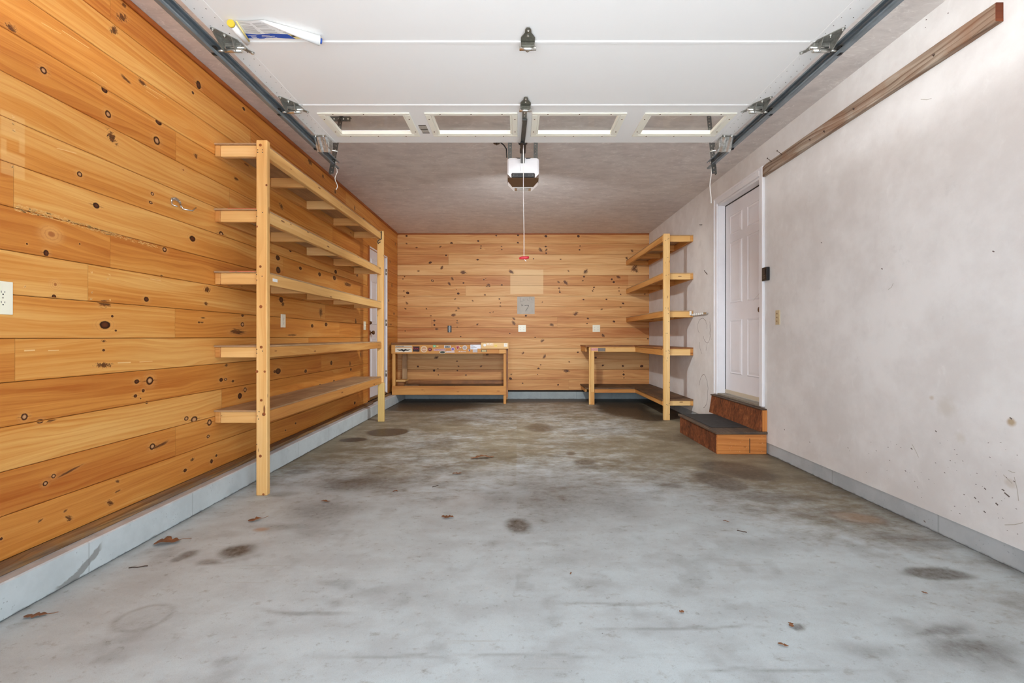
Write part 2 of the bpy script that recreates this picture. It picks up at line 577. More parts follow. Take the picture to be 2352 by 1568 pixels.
# plaster
def plaster(name, c0, c1, streaks=0.0, specks=True, seed=0.0, marks=1.0, spots=()):
    m = NT(name)
    p = m.pos()
    s = m.sep(p)
    pp = m.xyz(m.math('ADD', s[0], seed), s[1], s[2])
    big = m.noise(pp, 1.3, 4, 0.6)
    med = m.noise(pp, 6.0, 5, 0.65)
    c = m.mix(m.step(m.math('ADD', m.math('MULTIPLY', big, 0.6), m.math('MULTIPLY', med, 0.4)), 0.36, 0.64), c0, c1)
    h = m.math('ADD', m.math('MULTIPLY', m.noise(pp, 16.0, 5, 0.6), 1.0), m.math('MULTIPLY', m.noise(pp, 90.0, 3, 0.6), 0.25))
    if streaks > 0:
        # trowel ridges: short light strokes lying across the room
        for (fx, fy, ph, lo) in ((2.4, 8.0, 0.0, .022), (3.4, 7.0, 4.0, .022), (1.6, 5.0, 9.0, .018), (5.0, 12.0, 14.0, .03)):
            sv = m.xyz(m.math('MULTIPLY', s[0], fx), m.math('MULTIPLY', s[1], fy), ph)
            st = m.noise(sv, 1.7, 3, 0.55, .7)
            k = m.step(m.math('ABSOLUTE', m.math('SUBTRACT', st, 0.52)), lo, 0.0)
            k2 = m.step(m.noise(m.xyz(s[0], s[1], ph + 2), 6.0, 3, 0.6), 0.51, 0.62)
            c = m.mix(m.math('MULTIPLY', m.math('MULTIPLY', k, k2), streaks), c, (.98, .95, .92))
        blot = m.step(m.noise(m.xyz(m.math('MULTIPLY', s[0], 3.0), m.math('MULTIPLY', s[1], 6.0), 3.0), 1.7, 6, 0.72, .5), 0.42, 0.68)
        c = m.mix(m.math('MULTIPLY', blot, 0.42), c, tuple(x * 0.72 for x in c0))
    mot = m.noise(m.xyz(m.math('MULTIPLY', s[0], 4.0), m.math('MULTIPLY', s[1], 4.0), m.math('MULTIPLY', s[2], 2.2)), 2.6, 6, 0.7, .6)
    c = m.mix(m.math('MULTIPLY', m.step(mot, .55, .75), .16), c, tuple(x * 0.78 for x in c0))
    c = m.mix(m.math('MULTIPLY', m.step(mot, .42, .28), .20), c, (.93, .92, .90))
    if specks:
        vd = m.voro(pp, 9.0)
        vr = m.sep(m.voro(pp, 9.0, out='Color'))
        rad = m.math('MULTIPLY', m.step(vr[0], 0.72, 1.0), 0.045 * marks)
        k = m.math('MULTIPLY', m.math('SUBTRACT', 1.0, m.step(m.math('SUBTRACT', vd, rad), -0.01, 0.01)), m.step(rad, 0.004, 0.008))
        k = m.math('MULTIPLY', k, m.step(m.noise(pp, 40.0, 2), 0.42, 0.52))
        c = m.mix(m.math('MULTIPLY', k, 0.8), c, s2l(96, 90, 84))
        sm = m.step(m.noise(m.xyz(m.math('MULTIPLY', s[1], 3.0), m.math('MULTIPLY', s[2], 3.0), seed), 1.3, 6, 0.7), 0.62, 0.72)
        c = m.mix(m.math('MULTIPLY', sm, 0.22), c, tuple(x * 0.7 for x in c0))
    for (a_, z_, r_, col, al) in spots:
        dd = m.math('SQRT', m.math('ADD', m.math('POWER', m.math('SUBTRACT', s[1], a_), 2.0), m.math('POWER', m.math('SUBTRACT', s[2], z_), 2.0)))
        dd = m.math('ADD', dd, m.math('MULTIPLY', m.math('SUBTRACT', med, .5), r_ * 1.6))
        c = m.mix(m.math('MULTIPLY', m.step(dd, r_, r_ * .25), al), c, col)
    m.bump(h, 0.25, 0.004)
    return m.fin(c, 0.75, spec=0.3)


def spot(px, py, rp, col, al):
    a, z = pR(px, py)
    return (a, z, rp * a / F, col, al)
OCH = s2l(172, 142, 96)
M_PLASTER = plaster('skim_plaster_wall', s2l(216, 211, 207), s2l(230, 227, 224), seed=3.0, spots=[spot(2323, 968, 13, OCH, .8), spot(2140, 913, 9, OCH, .4), spot(2172, 935, 34, s2l(196, 186, 170), .4), spot(2205, 1005, 18, s2l(198, 188, 172), .35), spot(2320, 1110, 14, OCH, .25)])
M_CEIL = plaster('trowelled_ceiling', s2l(216, 208, 204), s2l(228, 222, 218), streaks=0.5, specks=False)
M_CEILPLAIN = plain('front_wall_paint', s2l(205, 200, 195), 0.8)

# painted concrete kerbs
def kerb(name, base, top, y0=1.764, dy=0.668, axis=1):
    m = NT(name)
    p = m.pos()
    s = m.sep(p)
    nz = m.noise(p, 5.0, 5, 0.65)
    c = m.mix(m.step(nz, 0.35, 0.7), base, tuple(x * 0.86 for x in base))
    pit = m.voro(p, 60.0)
    pk = m.math('MULTIPLY', m.math('SUBTRACT', 1.0, m.step(pit, 0.10, 0.22)), m.step(m.noise(p, 9.0, 3), 0.5, 0.62))
    c = m.mix(m.math('MULTIPLY', pk, 0.6), c, tuple(x * 0.45 for x in base))
    fr = m.math('FRACT', m.math('DIVIDE', m.math('SUBTRACT', s[axis], y0 - 10 * dy), dy))
    j = m.math('SUBTRACT', 1.0, m.step(m.math('ABSOLUTE', m.math('SUBTRACT', fr, 0.5)), 0.003, 0.009))
    c = m.mix(m.math('MULTIPLY', j, 0.35), c, tuple(x * 0.4 for x in base))
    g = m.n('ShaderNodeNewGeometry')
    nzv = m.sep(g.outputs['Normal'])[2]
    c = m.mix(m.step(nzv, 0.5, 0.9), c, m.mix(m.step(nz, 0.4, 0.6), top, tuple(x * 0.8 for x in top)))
    if name.startswith('blue'):
        # flaked patch of bare block
        u_ = m.math('SUBTRACT', s[1], 1.955)
        ln_ = m.math('SUBTRACT', s[2], m.math('MULTIPLY', m.math('POWER', m.math('MAXIMUM', u_, 0.0), 1.6), 1.25))
        nn = m.noise(p, 30.0, 5, 0.7)
        k_ = m.math('ADD', m.math('ABSOLUTE', ln_), m.math('MULTIPLY', m.math('SUBTRACT', nn, .5), .035))
        chip = m.math('MULTIPLY', m.step(k_, .022, .014), m.math('MULTIPLY', m.step(u_, -.02, .01), m.step(u_, .215, .19)))
        c = m.mix(m.math('MULTIPLY', chip, .75), c, s2l(126, 124, 120))
    # grime line where the kerb meets the slab
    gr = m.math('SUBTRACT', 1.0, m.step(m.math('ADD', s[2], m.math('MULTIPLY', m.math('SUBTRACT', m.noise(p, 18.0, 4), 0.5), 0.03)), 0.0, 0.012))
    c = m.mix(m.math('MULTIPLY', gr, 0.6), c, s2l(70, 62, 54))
    m.bump(m.math('SUBTRACT', nz, m.math('MULTIPLY', pk, 0.5)), 0.25, 0.004)
    return m.fin(c, 0.7, spec=0.3)


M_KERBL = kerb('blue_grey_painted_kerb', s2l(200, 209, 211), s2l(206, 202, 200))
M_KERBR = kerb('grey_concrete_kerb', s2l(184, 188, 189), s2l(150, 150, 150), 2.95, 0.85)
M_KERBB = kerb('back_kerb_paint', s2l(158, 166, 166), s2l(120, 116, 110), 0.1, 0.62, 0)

# concrete slab
def concrete():
    m = NT('stained_concrete_slab')
    p = m.pos()
    s = m.sep(p)
    dirt = m.attr('dirt')
    stain = m.attr('stain')
    rust = m.attr('rust')
    n1 = m.noise(p, 0.9, 5, 0.6)
    n2 = m.noise(m.xyz(m.math('MULTIPLY', s[0], 1.0), m.math('MULTIPLY', s[1], 1.6), 0.0), 3.2, 6, 0.65)
    n3 = m.noise(p, 28.0, 5, 0.7)
    n4 = m.noise(p, 190.0, 2, 0.7)
    clean_skylit = m.mix(m.step(n2, 0.35, 0.68), s2l(201, 211, 214), s2l(186, 193, 195))  # bluish tint of the skylight is painted into the bare concrete colour
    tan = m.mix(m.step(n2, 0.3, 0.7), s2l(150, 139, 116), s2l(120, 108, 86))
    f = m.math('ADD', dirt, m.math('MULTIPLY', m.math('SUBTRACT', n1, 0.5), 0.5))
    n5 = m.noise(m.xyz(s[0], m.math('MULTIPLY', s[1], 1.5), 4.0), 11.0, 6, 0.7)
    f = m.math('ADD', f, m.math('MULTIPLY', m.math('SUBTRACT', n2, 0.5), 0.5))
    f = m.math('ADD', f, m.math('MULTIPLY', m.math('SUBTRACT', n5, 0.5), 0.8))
    c = m.mix(m.step(f, 0.22, 0.85), clean_skylit, tan)
    # sweeping streaks near the mouth, running across the slab
    sw = m.noise(m.xyz(m.math('MULTIPLY', s[0], 1.1), m.math('MULTIPLY', s[1], 26.0), 0.0), 1.0, 5, 0.7, 0.4)
    kk = m.math('MULTIPLY', m.step(sw, 0.60, 0.70), m.step(m.noise(p, 1.1, 2), 0.47, 0.6))
    kk = m.math('MULTIPLY', kk, m.step(s[1], 3.0, 1.8))
    c = m.mix(m.math('MULTIPLY', kk, 0.30), c, s2l(150, 138, 118))
    c = m.mix(m.math('MULTIPLY', m.step(n5, 0.56, 0.72), 0.42), c, s2l(124, 114, 100))
    c = m.mix(m.math('MULTIPLY', m.step(n3, 0.58, 0.72), 0.40), c, s2l(110, 104, 96))
    c = m.mix(m.math('MULTIPLY', m.step(n3, 0.42, 0.3), 0.20), c, s2l(226, 224, 218))
    c = m.mix(m.math('MULTIPLY', m.math('ABSOLUTE', m.math('SUBTRACT', n4, 0.5)), 1.1), c, s2l(130, 126, 120))
    st = m.math('MULTIPLY', stain, m.math('ADD', 1.02, m.math('MULTIPLY', m.math('SUBTRACT', n3, 0.5), 1.4)), clamp=True)
    c = m.mix(m.math('MULTIPLY', st, 1.0), c, s2l(78, 66, 52))
    c = m.mix(m.math('MULTIPLY', rust, 0.7), c, s2l(176, 128, 80))
    # fine dark specks
    vd = m.voro(p, 16.0)
    vr = m.sep(m.voro(p, 16.0, out='Color'))
    k = m.math('SUBTRACT', 1.0, m.step(m.math('SUBTRACT', vd, m.math('MULTIPLY', m.step(vr[0], 0.75, 1.0), 0.045)), -0.008, 0.008))
    k = m.math('MULTIPLY', k, m.step(vr[0], 0.76, 0.8))
    c = m.mix(m.math('MULTIPLY', k, 0.75), c, s2l(70, 60, 50))
    m.bump(m.math('ADD', m.math('MULTIPLY', n3, 0.6), n4), 0.14, 0.002)
    return m.fin(c, m.math('SUBTRACT', 0.62, m.math('MULTIPLY', stain, 0.2)), spec=0.4)


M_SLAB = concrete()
M_DRIVE = plain('driveway_concrete', s2l(188, 190, 194), 0.85, var=0.12, scale=3)


# knots and marks: each board's face is cut into cells; a cell near a knot carries that knot's own coordinates
def knot_over(kind, fades):
    def over(m, c):
        if fades:
            s_ = m.sep(m.pos())
            for (ax, a0, a1, z0, z1, col, al) in fades:
                f = m.math('MULTIPLY', m.math('MULTIPLY', m.step(s_[ax], a0 - .004, a0 + .004), m.step(s_[ax], a1 + .004, a1 - .004)),
                           m.math('MULTIPLY', m.step(s_[2], z0 - .004, z0 + .004), m.step(s_[2], z1 + .004, z1 - .004)))
                c = m.mix(m.math('MULTIPLY', f, al), c, col)
        if kind is None: return c
        nd = m.n('ShaderNodeUVMap', uv_map='KUV')
        q = m.sep(nd.outputs[0])
        u, v = q[0], q[1]
        rn = m.math('MULTIPLY', m.attr('krnd'), 57.0)
        P = m.xyz(u, v, rn)
        nz = m.noise(P, 2.2, 3, 0.6)
        nf = m.noise(P, 7.0, 3, 0.6)
        r0 = m.math('SQRT', m.math('ADD', m.math('MULTIPLY', u, u), m.math('MULTIPLY', v, v)))
        r = m.math('ADD', r0, m.math('MULTIPLY', m.math('SUBTRACT', nz, 0.5), 0.14))
        soft = m.step(r0, 0.98, 0.28)
        rg = m.math('SINE', m.math('ADD', m.math('MULTIPLY', r, 30.0), m.math('MULTIPLY', nf, 6.0)))
        ring = m.math('MULTIPLY', m.math('MULTIPLY', m.step(rg, 0.2, 1.0), soft), 0.28)
        if kind in 'dr':
            c = m.mix(m.math('MULTIPLY', soft, 0.30), c, s2l(226, 168, 98))
            c = m.mix(ring, c, s2l(160, 90, 38))
            # pitch streaks running out along the grain
            tail = m.math('MULTIPLY', m.step(m.math('ABSOLUTE', m.math('ADD', v, m.math('MULTIPLY', m.math('SUBTRACT', nf, .5), .16))), 0.08, 0.0), m.step(m.math('ABSOLUTE', u), 1.0, 0.3))
            c = m.mix(m.math('MULTIPLY', tail, m.step(m.attr('krnd'), .35, .8)), c, s2l(128, 70, 32))
            core = m.step(r, 0.37, 0.31)
            if kind == 'd':
                kc = m.ramp(r, [(0.0, s2l(104, 56, 30)), (0.18, s2l(84, 42, 22)), (0.26, s2l(40, 18, 8)), (0.37, s2l(60, 26, 12))])
            else:
                kc = m.ramp(r, [(0.0, s2l(206, 164, 120)), (0.17, s2l(184, 132, 86)), (0.22, s2l(70, 32, 14)), (0.33, s2l(58, 26, 12))])
            c = m.mix(core, c, kc)
        elif kind == 'p':
            c = m.mix(m.math('MULTIPLY', soft, 0.5), c, s2l(224, 168, 100))
            c = m.mix(m.math('MULTIPLY', ring, 1.6), c, s2l(180, 110, 54))
            c = m.mix(m.math('MULTIPLY', m.step(r, 0.24, 0.10), 0.85), c, s2l(160, 92, 46))
        elif kind == 's':
            sv = m.noise(m.xyz(m.math('MULTIPLY', u, 1.3), m.math('MULTIPLY', v, 6.0), rn), 1.6, 4, 0.7, 0.7)
            fall = m.step(r, 0.85, 0.05)
            a = m.math('MULTIPLY', m.step(fall, 0.0, 0.25), m.step(m.math('ADD', sv, m.math('MULTIPLY', fall, 0.26)), 0.60, 0.74))
            ev = m.math('MULTIPLY', v, 2.8)
            rc = m.math('ADD', m.math('SQRT', m.math('ADD', m.math('MULTIPLY', u, u), m.math('MULTIPLY', ev, ev))), m.math('MULTIPLY', m.math('SUBTRACT', nf, .5), .45))
            a = m.math('MAXIMUM', a, m.step(rc, .46, .36))
            c = m.mix(m.math('MULTIPLY', soft, 0.25), c, s2l(226, 168, 98))
            c = m.mix(m.math('MULTIPLY', a, .92), c, m.ramp(nf, [(0.35, s2l(112, 58, 28)), (0.62, s2l(48, 22, 10))]))
        return c
    return over


def pine_set(nm, L, M, D, rough, fades, varia=.42, broadk=1.0):
    kw = dict(rough=rough, varia=varia, broadk=broadk, sawk=.16, grainy=1.1)
    return [wood(nm, L, M, D, over=knot_over(None, fades), **kw)] + [wood(nm + '_knot', L, M, D, over=knot_over(k, fades), **kw) for k in 'drps']


KIDX = {'d': 1, 'r': 2, 'p': 3, 's': 4}


def patch_mat(name, col, alpha):
    m = NT(name)
    nz = m.noise(m.pos(), 12.0, 3)
    return m.fin(col, 0.45, alpha=m.math('MULTIPLY', m.math('ADD', 0.7, m.math('MULTIPLY', nz, 0.6)), alpha, clamp=True))


M_SCRATCH = plain('pale_scratch', s2l(232, 190, 130), .5)
M_LINE = plain('dark_crack', s2l(110, 98, 92), 0.8)


def knot_cells(mb, mapf, x0, x1, z0, z1, knots, rv, nrm, depth=0):
    best, nb = None, 0
    cx_, cz_ = (x0 + x1) / 2, (z0 + z1) / 2
    hits = []
    for k in knots:
        a, z, ra, rz, kd, ang, ext, kr, bx, bz = k
        if x1 < a - bx or x0 > a + bx or z1 < z - bz or z0 > z + bz: continue
        hits.append(k)
    w, h = x1 - x0, z1 - z0
    if hits and (w > .35 or (len(hits) > 1 and max(w, h) > .006) or (w > hits[0][8] * 2.4 and w > .02)) and depth < 14:
        if w >= h * .9:
            m_ = cx_
            knot_cells(mb, mapf, x0, m_, z0, z1, hits, rv, nrm, depth + 1)
            knot_cells(mb, mapf, m_, x1, z0, z1, hits, rv, nrm, depth + 1)
        else:
            knot_cells(mb, mapf, x0, x1, z0, cz_, hits, rv, nrm, depth + 1)
            knot_cells(mb, mapf, x0, x1, cz_, z1, hits, rv, nrm, depth + 1)
        return
    def loc(k, x, z):
        a, zz, ra, rz, kd, ang, ext, kr, bx, bz = k
        dx, dz = x - a, z - zz
        c, s = math.cos(ang), math.sin(ang)
        return ((dx * c + dz * s) / (ra * ext), (-dx * s + dz * c) / (rz * ext))
    if hits:
        best = min(hits, key=lambda k: (lambda q: math.hypot(*q))(loc(k, cx_, cz_)))
    pts = [(x0, z0), (x1, z0), (x1, z1), (x0, z1)]
    vs = [mb.bm.verts.new(mapf(a, z, 0)) for a, z in pts]
    f = mb.bm.faces.new(vs)
    f.normal_update()
    if f.normal.dot(Vector(nrm)) < 0: f.normal_flip()
    f[mb.rn] = rv
    cor = {v: p for v, p in zip(vs, pts)}
    for l in f.loops:
        a, z = cor[l.vert]
        l[mb.uv].uv = (a + rv * 11, z + rv * 3.1)
        if best: l[mb.kuv].uv = loc(best, a, z)
    if best:
        f.material_index = KIDX[best[4]]
        f[mb.kr] = best[7]


def mk(a, z, ra, rz, kind, ang):
    ext = 1.9 if kind == 's' else 2.9
    c, s = abs(math.cos(ang)), abs(math.sin(ang))
    ea, ez = ra * ext, rz * ext
    return (a, z, ra, rz, kind, ang, ext, R_.random(), ea * c + ez * s, ea * s + ez * c)


def board_wall(mb, mapf, nrm, a0, a1, z0, pitch, rows, joints, hole=None, seed=1, knots=()):
    mb.kuv = mb.bm.loops.layers.uv.new('KUV')
    mb.kr = mb.bm.faces.layers.float.new('krnd')
    mb.uv = mb.bm.loops.layers.uv['UVMap']
    mb.rn = mb.bm.faces.layers.float['rnd']
    """horizontal boards; mapf(a, z, d) -> world point, d = depth out of the wall"""
    rr = random.Random(seed)
    ch, gap, th = 0.0028, 0.0012, 0.016
    for k in range(rows):
        zb, zt = z0 + k * pitch, z0 + (k + 1) * pitch
        cuts = [a0] + sorted(joints.get(k, [])) + [a1]
        for i in range(len(cuts) - 1):
            segs = [(cuts[i], cuts[i + 1])]
            if hole and zb < hole[3] - 0.06 and zt > hole[2] + 0.05:
                ns = []
                for s0, s1 in segs:
                    if s0 < hole[0]: ns.append((s0, min(s1, hole[0])))
                    if s1 > hole[1]: ns.append((max(s0, hole[1]), s1))
                segs = [q for q in ns if q[1] - q[0] > 0.01]
            rv = rr.random()
            for s0, s1 in segs:
                prof = [(zb + gap, -th), (zb + gap, -ch), (zb + gap + ch, 0), (zt - gap - ch, 0), (zt - gap, -ch), (zt - gap, -th)]
                e = 0.0004
                A = [mb.bm.verts.new(mapf(s0 + e, z, d)) for z, d in prof]
                B = [mb.bm.verts.new(mapf(s1 - e, z, d)) for z, d in prof]
                fs = []
                for q in range(5):
                    f = mb.bm.faces.new([A[q], B[q], B[q + 1], A[q + 1]])
                    if q == 2:
                        mb.bm.faces.remove(f)
                        continue
                    fs.append(f)
                    for l in f.loops:
                        isB = l.vert in B
                        idx = (B if isB else A).index(l.vert)
                        l[mb.uv].uv = ((s1 if isB else s0) + rv * 11, prof[idx][0] + rv * 3.1)
                for f in fs:
                    f[mb.rn] = rv
                zf0, zf1 = zb + gap + ch, zt - gap - ch
                kk = [k for k in knots if k[0] + k[8] > s0 and k[0] - k[8] < s1 and k[1] + k[9] > zf0 and k[1] - k[9] < zf1 and zb - .01 < k[1] < zt + .01]
                knot_cells(mb, mapf, s0 + e, s1 - e, zf0, zf1, kk, rv, nrm)


def decal(mb, mapf, a, z, ra, rz, mat, ang=0.0, lift=0.0006, rnd=None, ext=2.8):
    ca, sa = math.cos(ang), math.sin(ang)
    pts = []
    for u, v in ((-1, -1), (1, -1), (1, 1), (-1, 1)):
        x, y = u * ra * ext, v * rz * ext
        pts.append(mapf(a + x * ca - y * sa, z + x * sa + y * ca, lift))
    mb.poly(pts, mat, R_.random() if rnd is None else rnd, [(-1, -1), (1, -1), (1, 1), (-1, 1)])


def rect_decal(mb, mapf, a0, a1, z0, z1, mat, lift=0.0005):
    mb.poly([mapf(a0, z0, lift), mapf(a1, z0, lift), mapf(a1, z1, lift), mapf(a0, z1, lift)], mat, 0.5, [(-1, -1), (1, -1), (1, 1), (-1, 1)])


def stroke(mb, mapf, pts, w, mat, lift=0.0008):
    n = len(pts)
    for i in range(n - 1):
        (a0, z0), (a1, z1) = pts[i], pts[i + 1]
        dx, dz = a1 - a0, z1 - z0
        L = math.hypot(dx, dz) or 1e-6
        ox, oz = -dz / L * w / 2, dx / L * w / 2
        mb.poly([mapf(a0 - ox, z0 - oz, lift), mapf(a1 - ox, z1 - oz, lift), mapf(a1 + ox, z1 + oz, lift), mapf(a0 + ox, z0 + oz, lift)], mat)


mapL = lambda a, z, d: Vector((XL + d, a, z))
mapR = lambda a, z, d: Vector((XR - d, a, z))
mapB = lambda a, z, d: Vector((a, YB - d, z))

# ------------------------------------------------------------------ floor
def vnoise(X, Y, s, seed):
    out = np.zeros_like(X)
    amp, tot = 1.0, 0.0
    rs = np.random.RandomState(seed)
    for o in range(4):
        f = s * 2 ** o
        g = rs.rand(96, 96)
        xi, yi = (X * f) % 95, (Y * f) % 95
        x0, y0 = np.floor(xi).astype(int), np.floor(yi).astype(int)
        fx, fy = xi - x0, yi - y0
        fx, fy = fx * fx * (3 - 2 * fx), fy * fy * (3 - 2 * fy)
        v = g[x0, y0] * (1 - fx) * (1 - fy) + g[x0 + 1, y0] * fx * (1 - fy) + g[x0, y0 + 1] * (1 - fx) * fy + g[x0 + 1, y0 + 1] * fx * fy
        out += amp * v
        tot += amp
        amp *= 0.5
    return out / tot


def make_floor():
    xs = np.concatenate([[-2.4], np.linspace(-2.05, 2.36, 330), [2.5]])
    ys = np.concatenate([[0.4], np.linspace(1.1, 8.1, 560), [8.3]])
    nx, ny = len(xs), len(ys)
    X, Y = np.meshgrid(xs, ys)
    co = np.zeros((nx * ny, 3))
    co[:, 0], co[:, 1] = X.ravel(), Y.ravel()
    idx = np.arange(nx * ny).reshape(ny, nx)
    q = np.stack([idx[:-1, :-1], idx[:-1, 1:], idx[1:, 1:], idx[1:, :-1]], -1).reshape(-1, 4)
    me = bpy.data.meshes.new('floor')
    me.vertices.add(len(co))
    me.vertices.foreach_set('co', co.ravel())
    me.loops.add(q.size)
    me.loops.foreach_set('vertex_index', q.ravel())
    me.polygons.add(len(q))
    me.polygons.foreach_set('loop_start', np.arange(0, q.size, 4))
    me.polygons.foreach_set('loop_total', np.full(len(q), 4))
    me.update(calc_edges=True)
    wx = (vnoise(X + 3, Y, 2.2, 1) - 0.5) * 0.35 + (vnoise(X, Y + 7, 7.0, 11) - 0.5) * 0.10
    wy = (vnoise(X + 9, Y + 5, 2.2, 2) - 0.5) * 0.45 + (vnoise(X + 2, Y + 1, 7.0, 12) - 0.5) * 0.14
    stain = np.zeros_like(X)
    rust = np.zeros_like(X)

    def ell(px, py, rx, ry, s, soft=0.5, warp=0.5, ang=0.0, ringw=None, arr=stain, fx=1.0):
        cx, cy = pF(px, py)
        a = rx * cy / F
        b = ry * cy * cy / (F * CAMZ)
        dx = X + wx * warp - cx
        dy = Y + wy * warp - cy
        ca, sa = math.cos(ang), math.sin(ang)
        r = np.sqrt(((dx * ca + dy * sa) / a) ** 2 + ((-dx * sa + dy * ca) / b) ** 2)
        if ringw:
            v = np.clip(1 - np.abs(r - 1) / ringw, 0, 1)
        else:
            v = np.clip((1 + soft - r) / (2 * soft), 0, 1)
            v = v * v * (3 - 2 * v)
        np.maximum(arr, v * s, out=arr)

    E = [(892, 992, 46, 9, .95, .15, .15), (812, 1010, 30, 5, .9, .15, .15), (1240, 982, 30, 9, .6, .5, .3), (1342, 1062, 26, 6, .6, .4, .2),
         (1310, 1041, 11, 4, .6, .3, .1), (1350, 1075, 24, 5, .35, .5, .4), (1195, 1204, 28, 15, .65, .5, .3), (545, 1262, 34, 17, .7, .5, .35),
         (485, 1291, 22, 6, .4, .5, .4), (428, 1277, 18, 11, .5, .5, .3), (405, 1287, 14, 6, .45, .4, .2), (688, 1083, 24, 6, .4, .4, .2),
         (820, 1108, 80, 20, .5, .7, .7), (740, 1165, 70, 16, .35, .8, .8), (660, 1200, 60, 10, .3, .8, .7), (1655, 1106, 52, 22, .55, .3, .4),
         (1680, 1072, 70, 16, .55, .3, .5), (1720, 1085, 60, 14, .5, .3, .5), (1290, 1140, 120, 40, .30, .9, .9), (1390, 1165, 80, 22, .28, .8, .9),
         (1150, 1150, 45, 30, .25, .8, .8), (985, 931, 130, 13, .85, .3, .6), (1430, 936, 60, 20, .9, .3, .6), (1485, 958, 40, 8, .8, .3, .5),
         (1170, 915, 300, 9, 1.0, .3, .3), (1420, 920, 90, 8, .9, .3, .3), (2145, 1322, 75, 13, .6, .3, .4), (2240, 1495, 110, 30, .55, .8, .6),
         (2130, 1440, 80, 16, .45, .8, .6), (1460, 910, 70, 14, .8, .4, .4), (1570, 960, 40, 10, .5, .5, .4), (1600, 1010, 30, 10, .4, .5, .4),
         (1570, 1005, 60, 12, .4, .6, .5), (1540, 1115, 30, 6, .35, .5, .3), (1760, 1140, 90, 12, .35, .7, .6), (1000, 1080, 40, 10, .2, .7, .6),
         (720, 1000, 40, 12, .25, .8, .6), (1000, 1020, 60, 10, .3, .8, .7), (1330, 1020, 80, 12, .2, .8, .8), (1950, 1190, 80, 10, .25, .8, .7),
         (2080, 1240, 90, 14, .3, .8, .7), (1880, 1095, 70, 10, .35, .8, .6), (1250, 1300, 50, 14, .15, .8, .7), (790, 1330, 40, 8, .25, .6, .5),
         (865, 1340, 40, 12, .2, .7, .6), (700, 1400, 110, 5, .3, .6, .3), (1400, 1380, 120, 3, .25, .6, .2), (1560, 1440, 200, 3, .3, .6, .2),
         (1250, 1505, 240, 3, .25, .6, .2), (1800, 1540, 180, 4, .3, .6, .2), (900, 1505, 160, 4, .25, .6, .2), (1990, 1480, 60, 18, .3, .8, .6),
         (1740, 1250, 80, 18, .15, .8, .8), (1820, 1438, 14, 8, .6, .4, .3), (1070, 960, 90, 8, .3, .8, .7), (640, 1130, 40, 6, .3, .8, .6)]
    for e in E: ell(*e)
    ell(330, 1418, 52, 30, .28, ringw=.22, warp=.12, ang=-0.0)
    ell(330, 1418, 45, 25, .12, soft=.3, warp=.12)
    ell(1970, 1190, 48, 14, .45, ringw=.35, warp=.3)
    ell(1970, 1190, 46, 13, .5, arr=rust, warp=.3)
    ell(600, 1214, 16, 4, .9, arr=rust, warp=.1)
    ell(1050, 1160, 60, 20, .12, arr=rust, warp=.8, soft=.8)
    dirt = np.clip((Y - 2.2) / 2.2, 0, 1) * 0.72  # dirtier rear; the grade also paints in the cooler skylight near the mouth
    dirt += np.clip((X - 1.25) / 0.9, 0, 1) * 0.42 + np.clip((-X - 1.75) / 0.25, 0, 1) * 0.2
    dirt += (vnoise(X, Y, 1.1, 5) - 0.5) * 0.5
    blot = np.clip((vnoise(X, Y * .8, 2.6, 31) - .56) / .20, 0, 1) * .24 * np.clip((Y - 1.8) / 1.6, .25, 1)
    stain = np.clip(stain * 1.2, 0, 1)
    stain = np.maximum(stain, blot)
    sml = np.clip((vnoise(X, Y, 7.5, 33) - .62) / .16, 0, 1) * .22
    stain = np.maximum(stain, sml)
    stain = np.maximum(stain, np.clip((Y - 7.62) / 0.2, 0, 1) * 0.75 * (vnoise(X, Y, 3, 8) + 0.4))  # also darkens the floor along the back wall
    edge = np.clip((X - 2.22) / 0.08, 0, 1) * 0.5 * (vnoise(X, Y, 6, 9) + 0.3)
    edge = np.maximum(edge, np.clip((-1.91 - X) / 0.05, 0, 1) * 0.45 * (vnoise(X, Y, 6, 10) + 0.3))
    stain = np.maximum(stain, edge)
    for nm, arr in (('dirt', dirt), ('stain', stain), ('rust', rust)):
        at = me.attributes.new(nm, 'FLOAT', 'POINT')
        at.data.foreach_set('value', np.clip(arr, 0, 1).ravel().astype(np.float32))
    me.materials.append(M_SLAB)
    o = bpy.data.objects.new('floor', me)
    COL.objects.link(o)
    return tag(o, kind='structure')


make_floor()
mb = MB()
mb.box(-14, 14, -22, 0.4, -0.25, -0.012)
struct('driveway_ground', mb, M_DRIVE)

# ------------------------------------------------------------------ walls
LROW0, LP = 0.1703, 0.1809
DOOR2 = (6.43, 7.385, 0.19, 2.37)
mb = MB()
jl = {4: [1.911, 4.6], 5: [2.805, 5.4], 6: [2.236, 5.0], 7: [2.358, 4.9], 8: [1.906, 4.1], 11: [2.812, 5.2], 10: [3.336, 6.0], 14: [2.358, 5.6],
      1: [2.809, 5.9], 2: [3.247], 3: [4.9], 0: [3.9, 6.0], 9: [3.9, 6.4], 12: [4.5], 13: [3.6, 6.2]}
knots = []
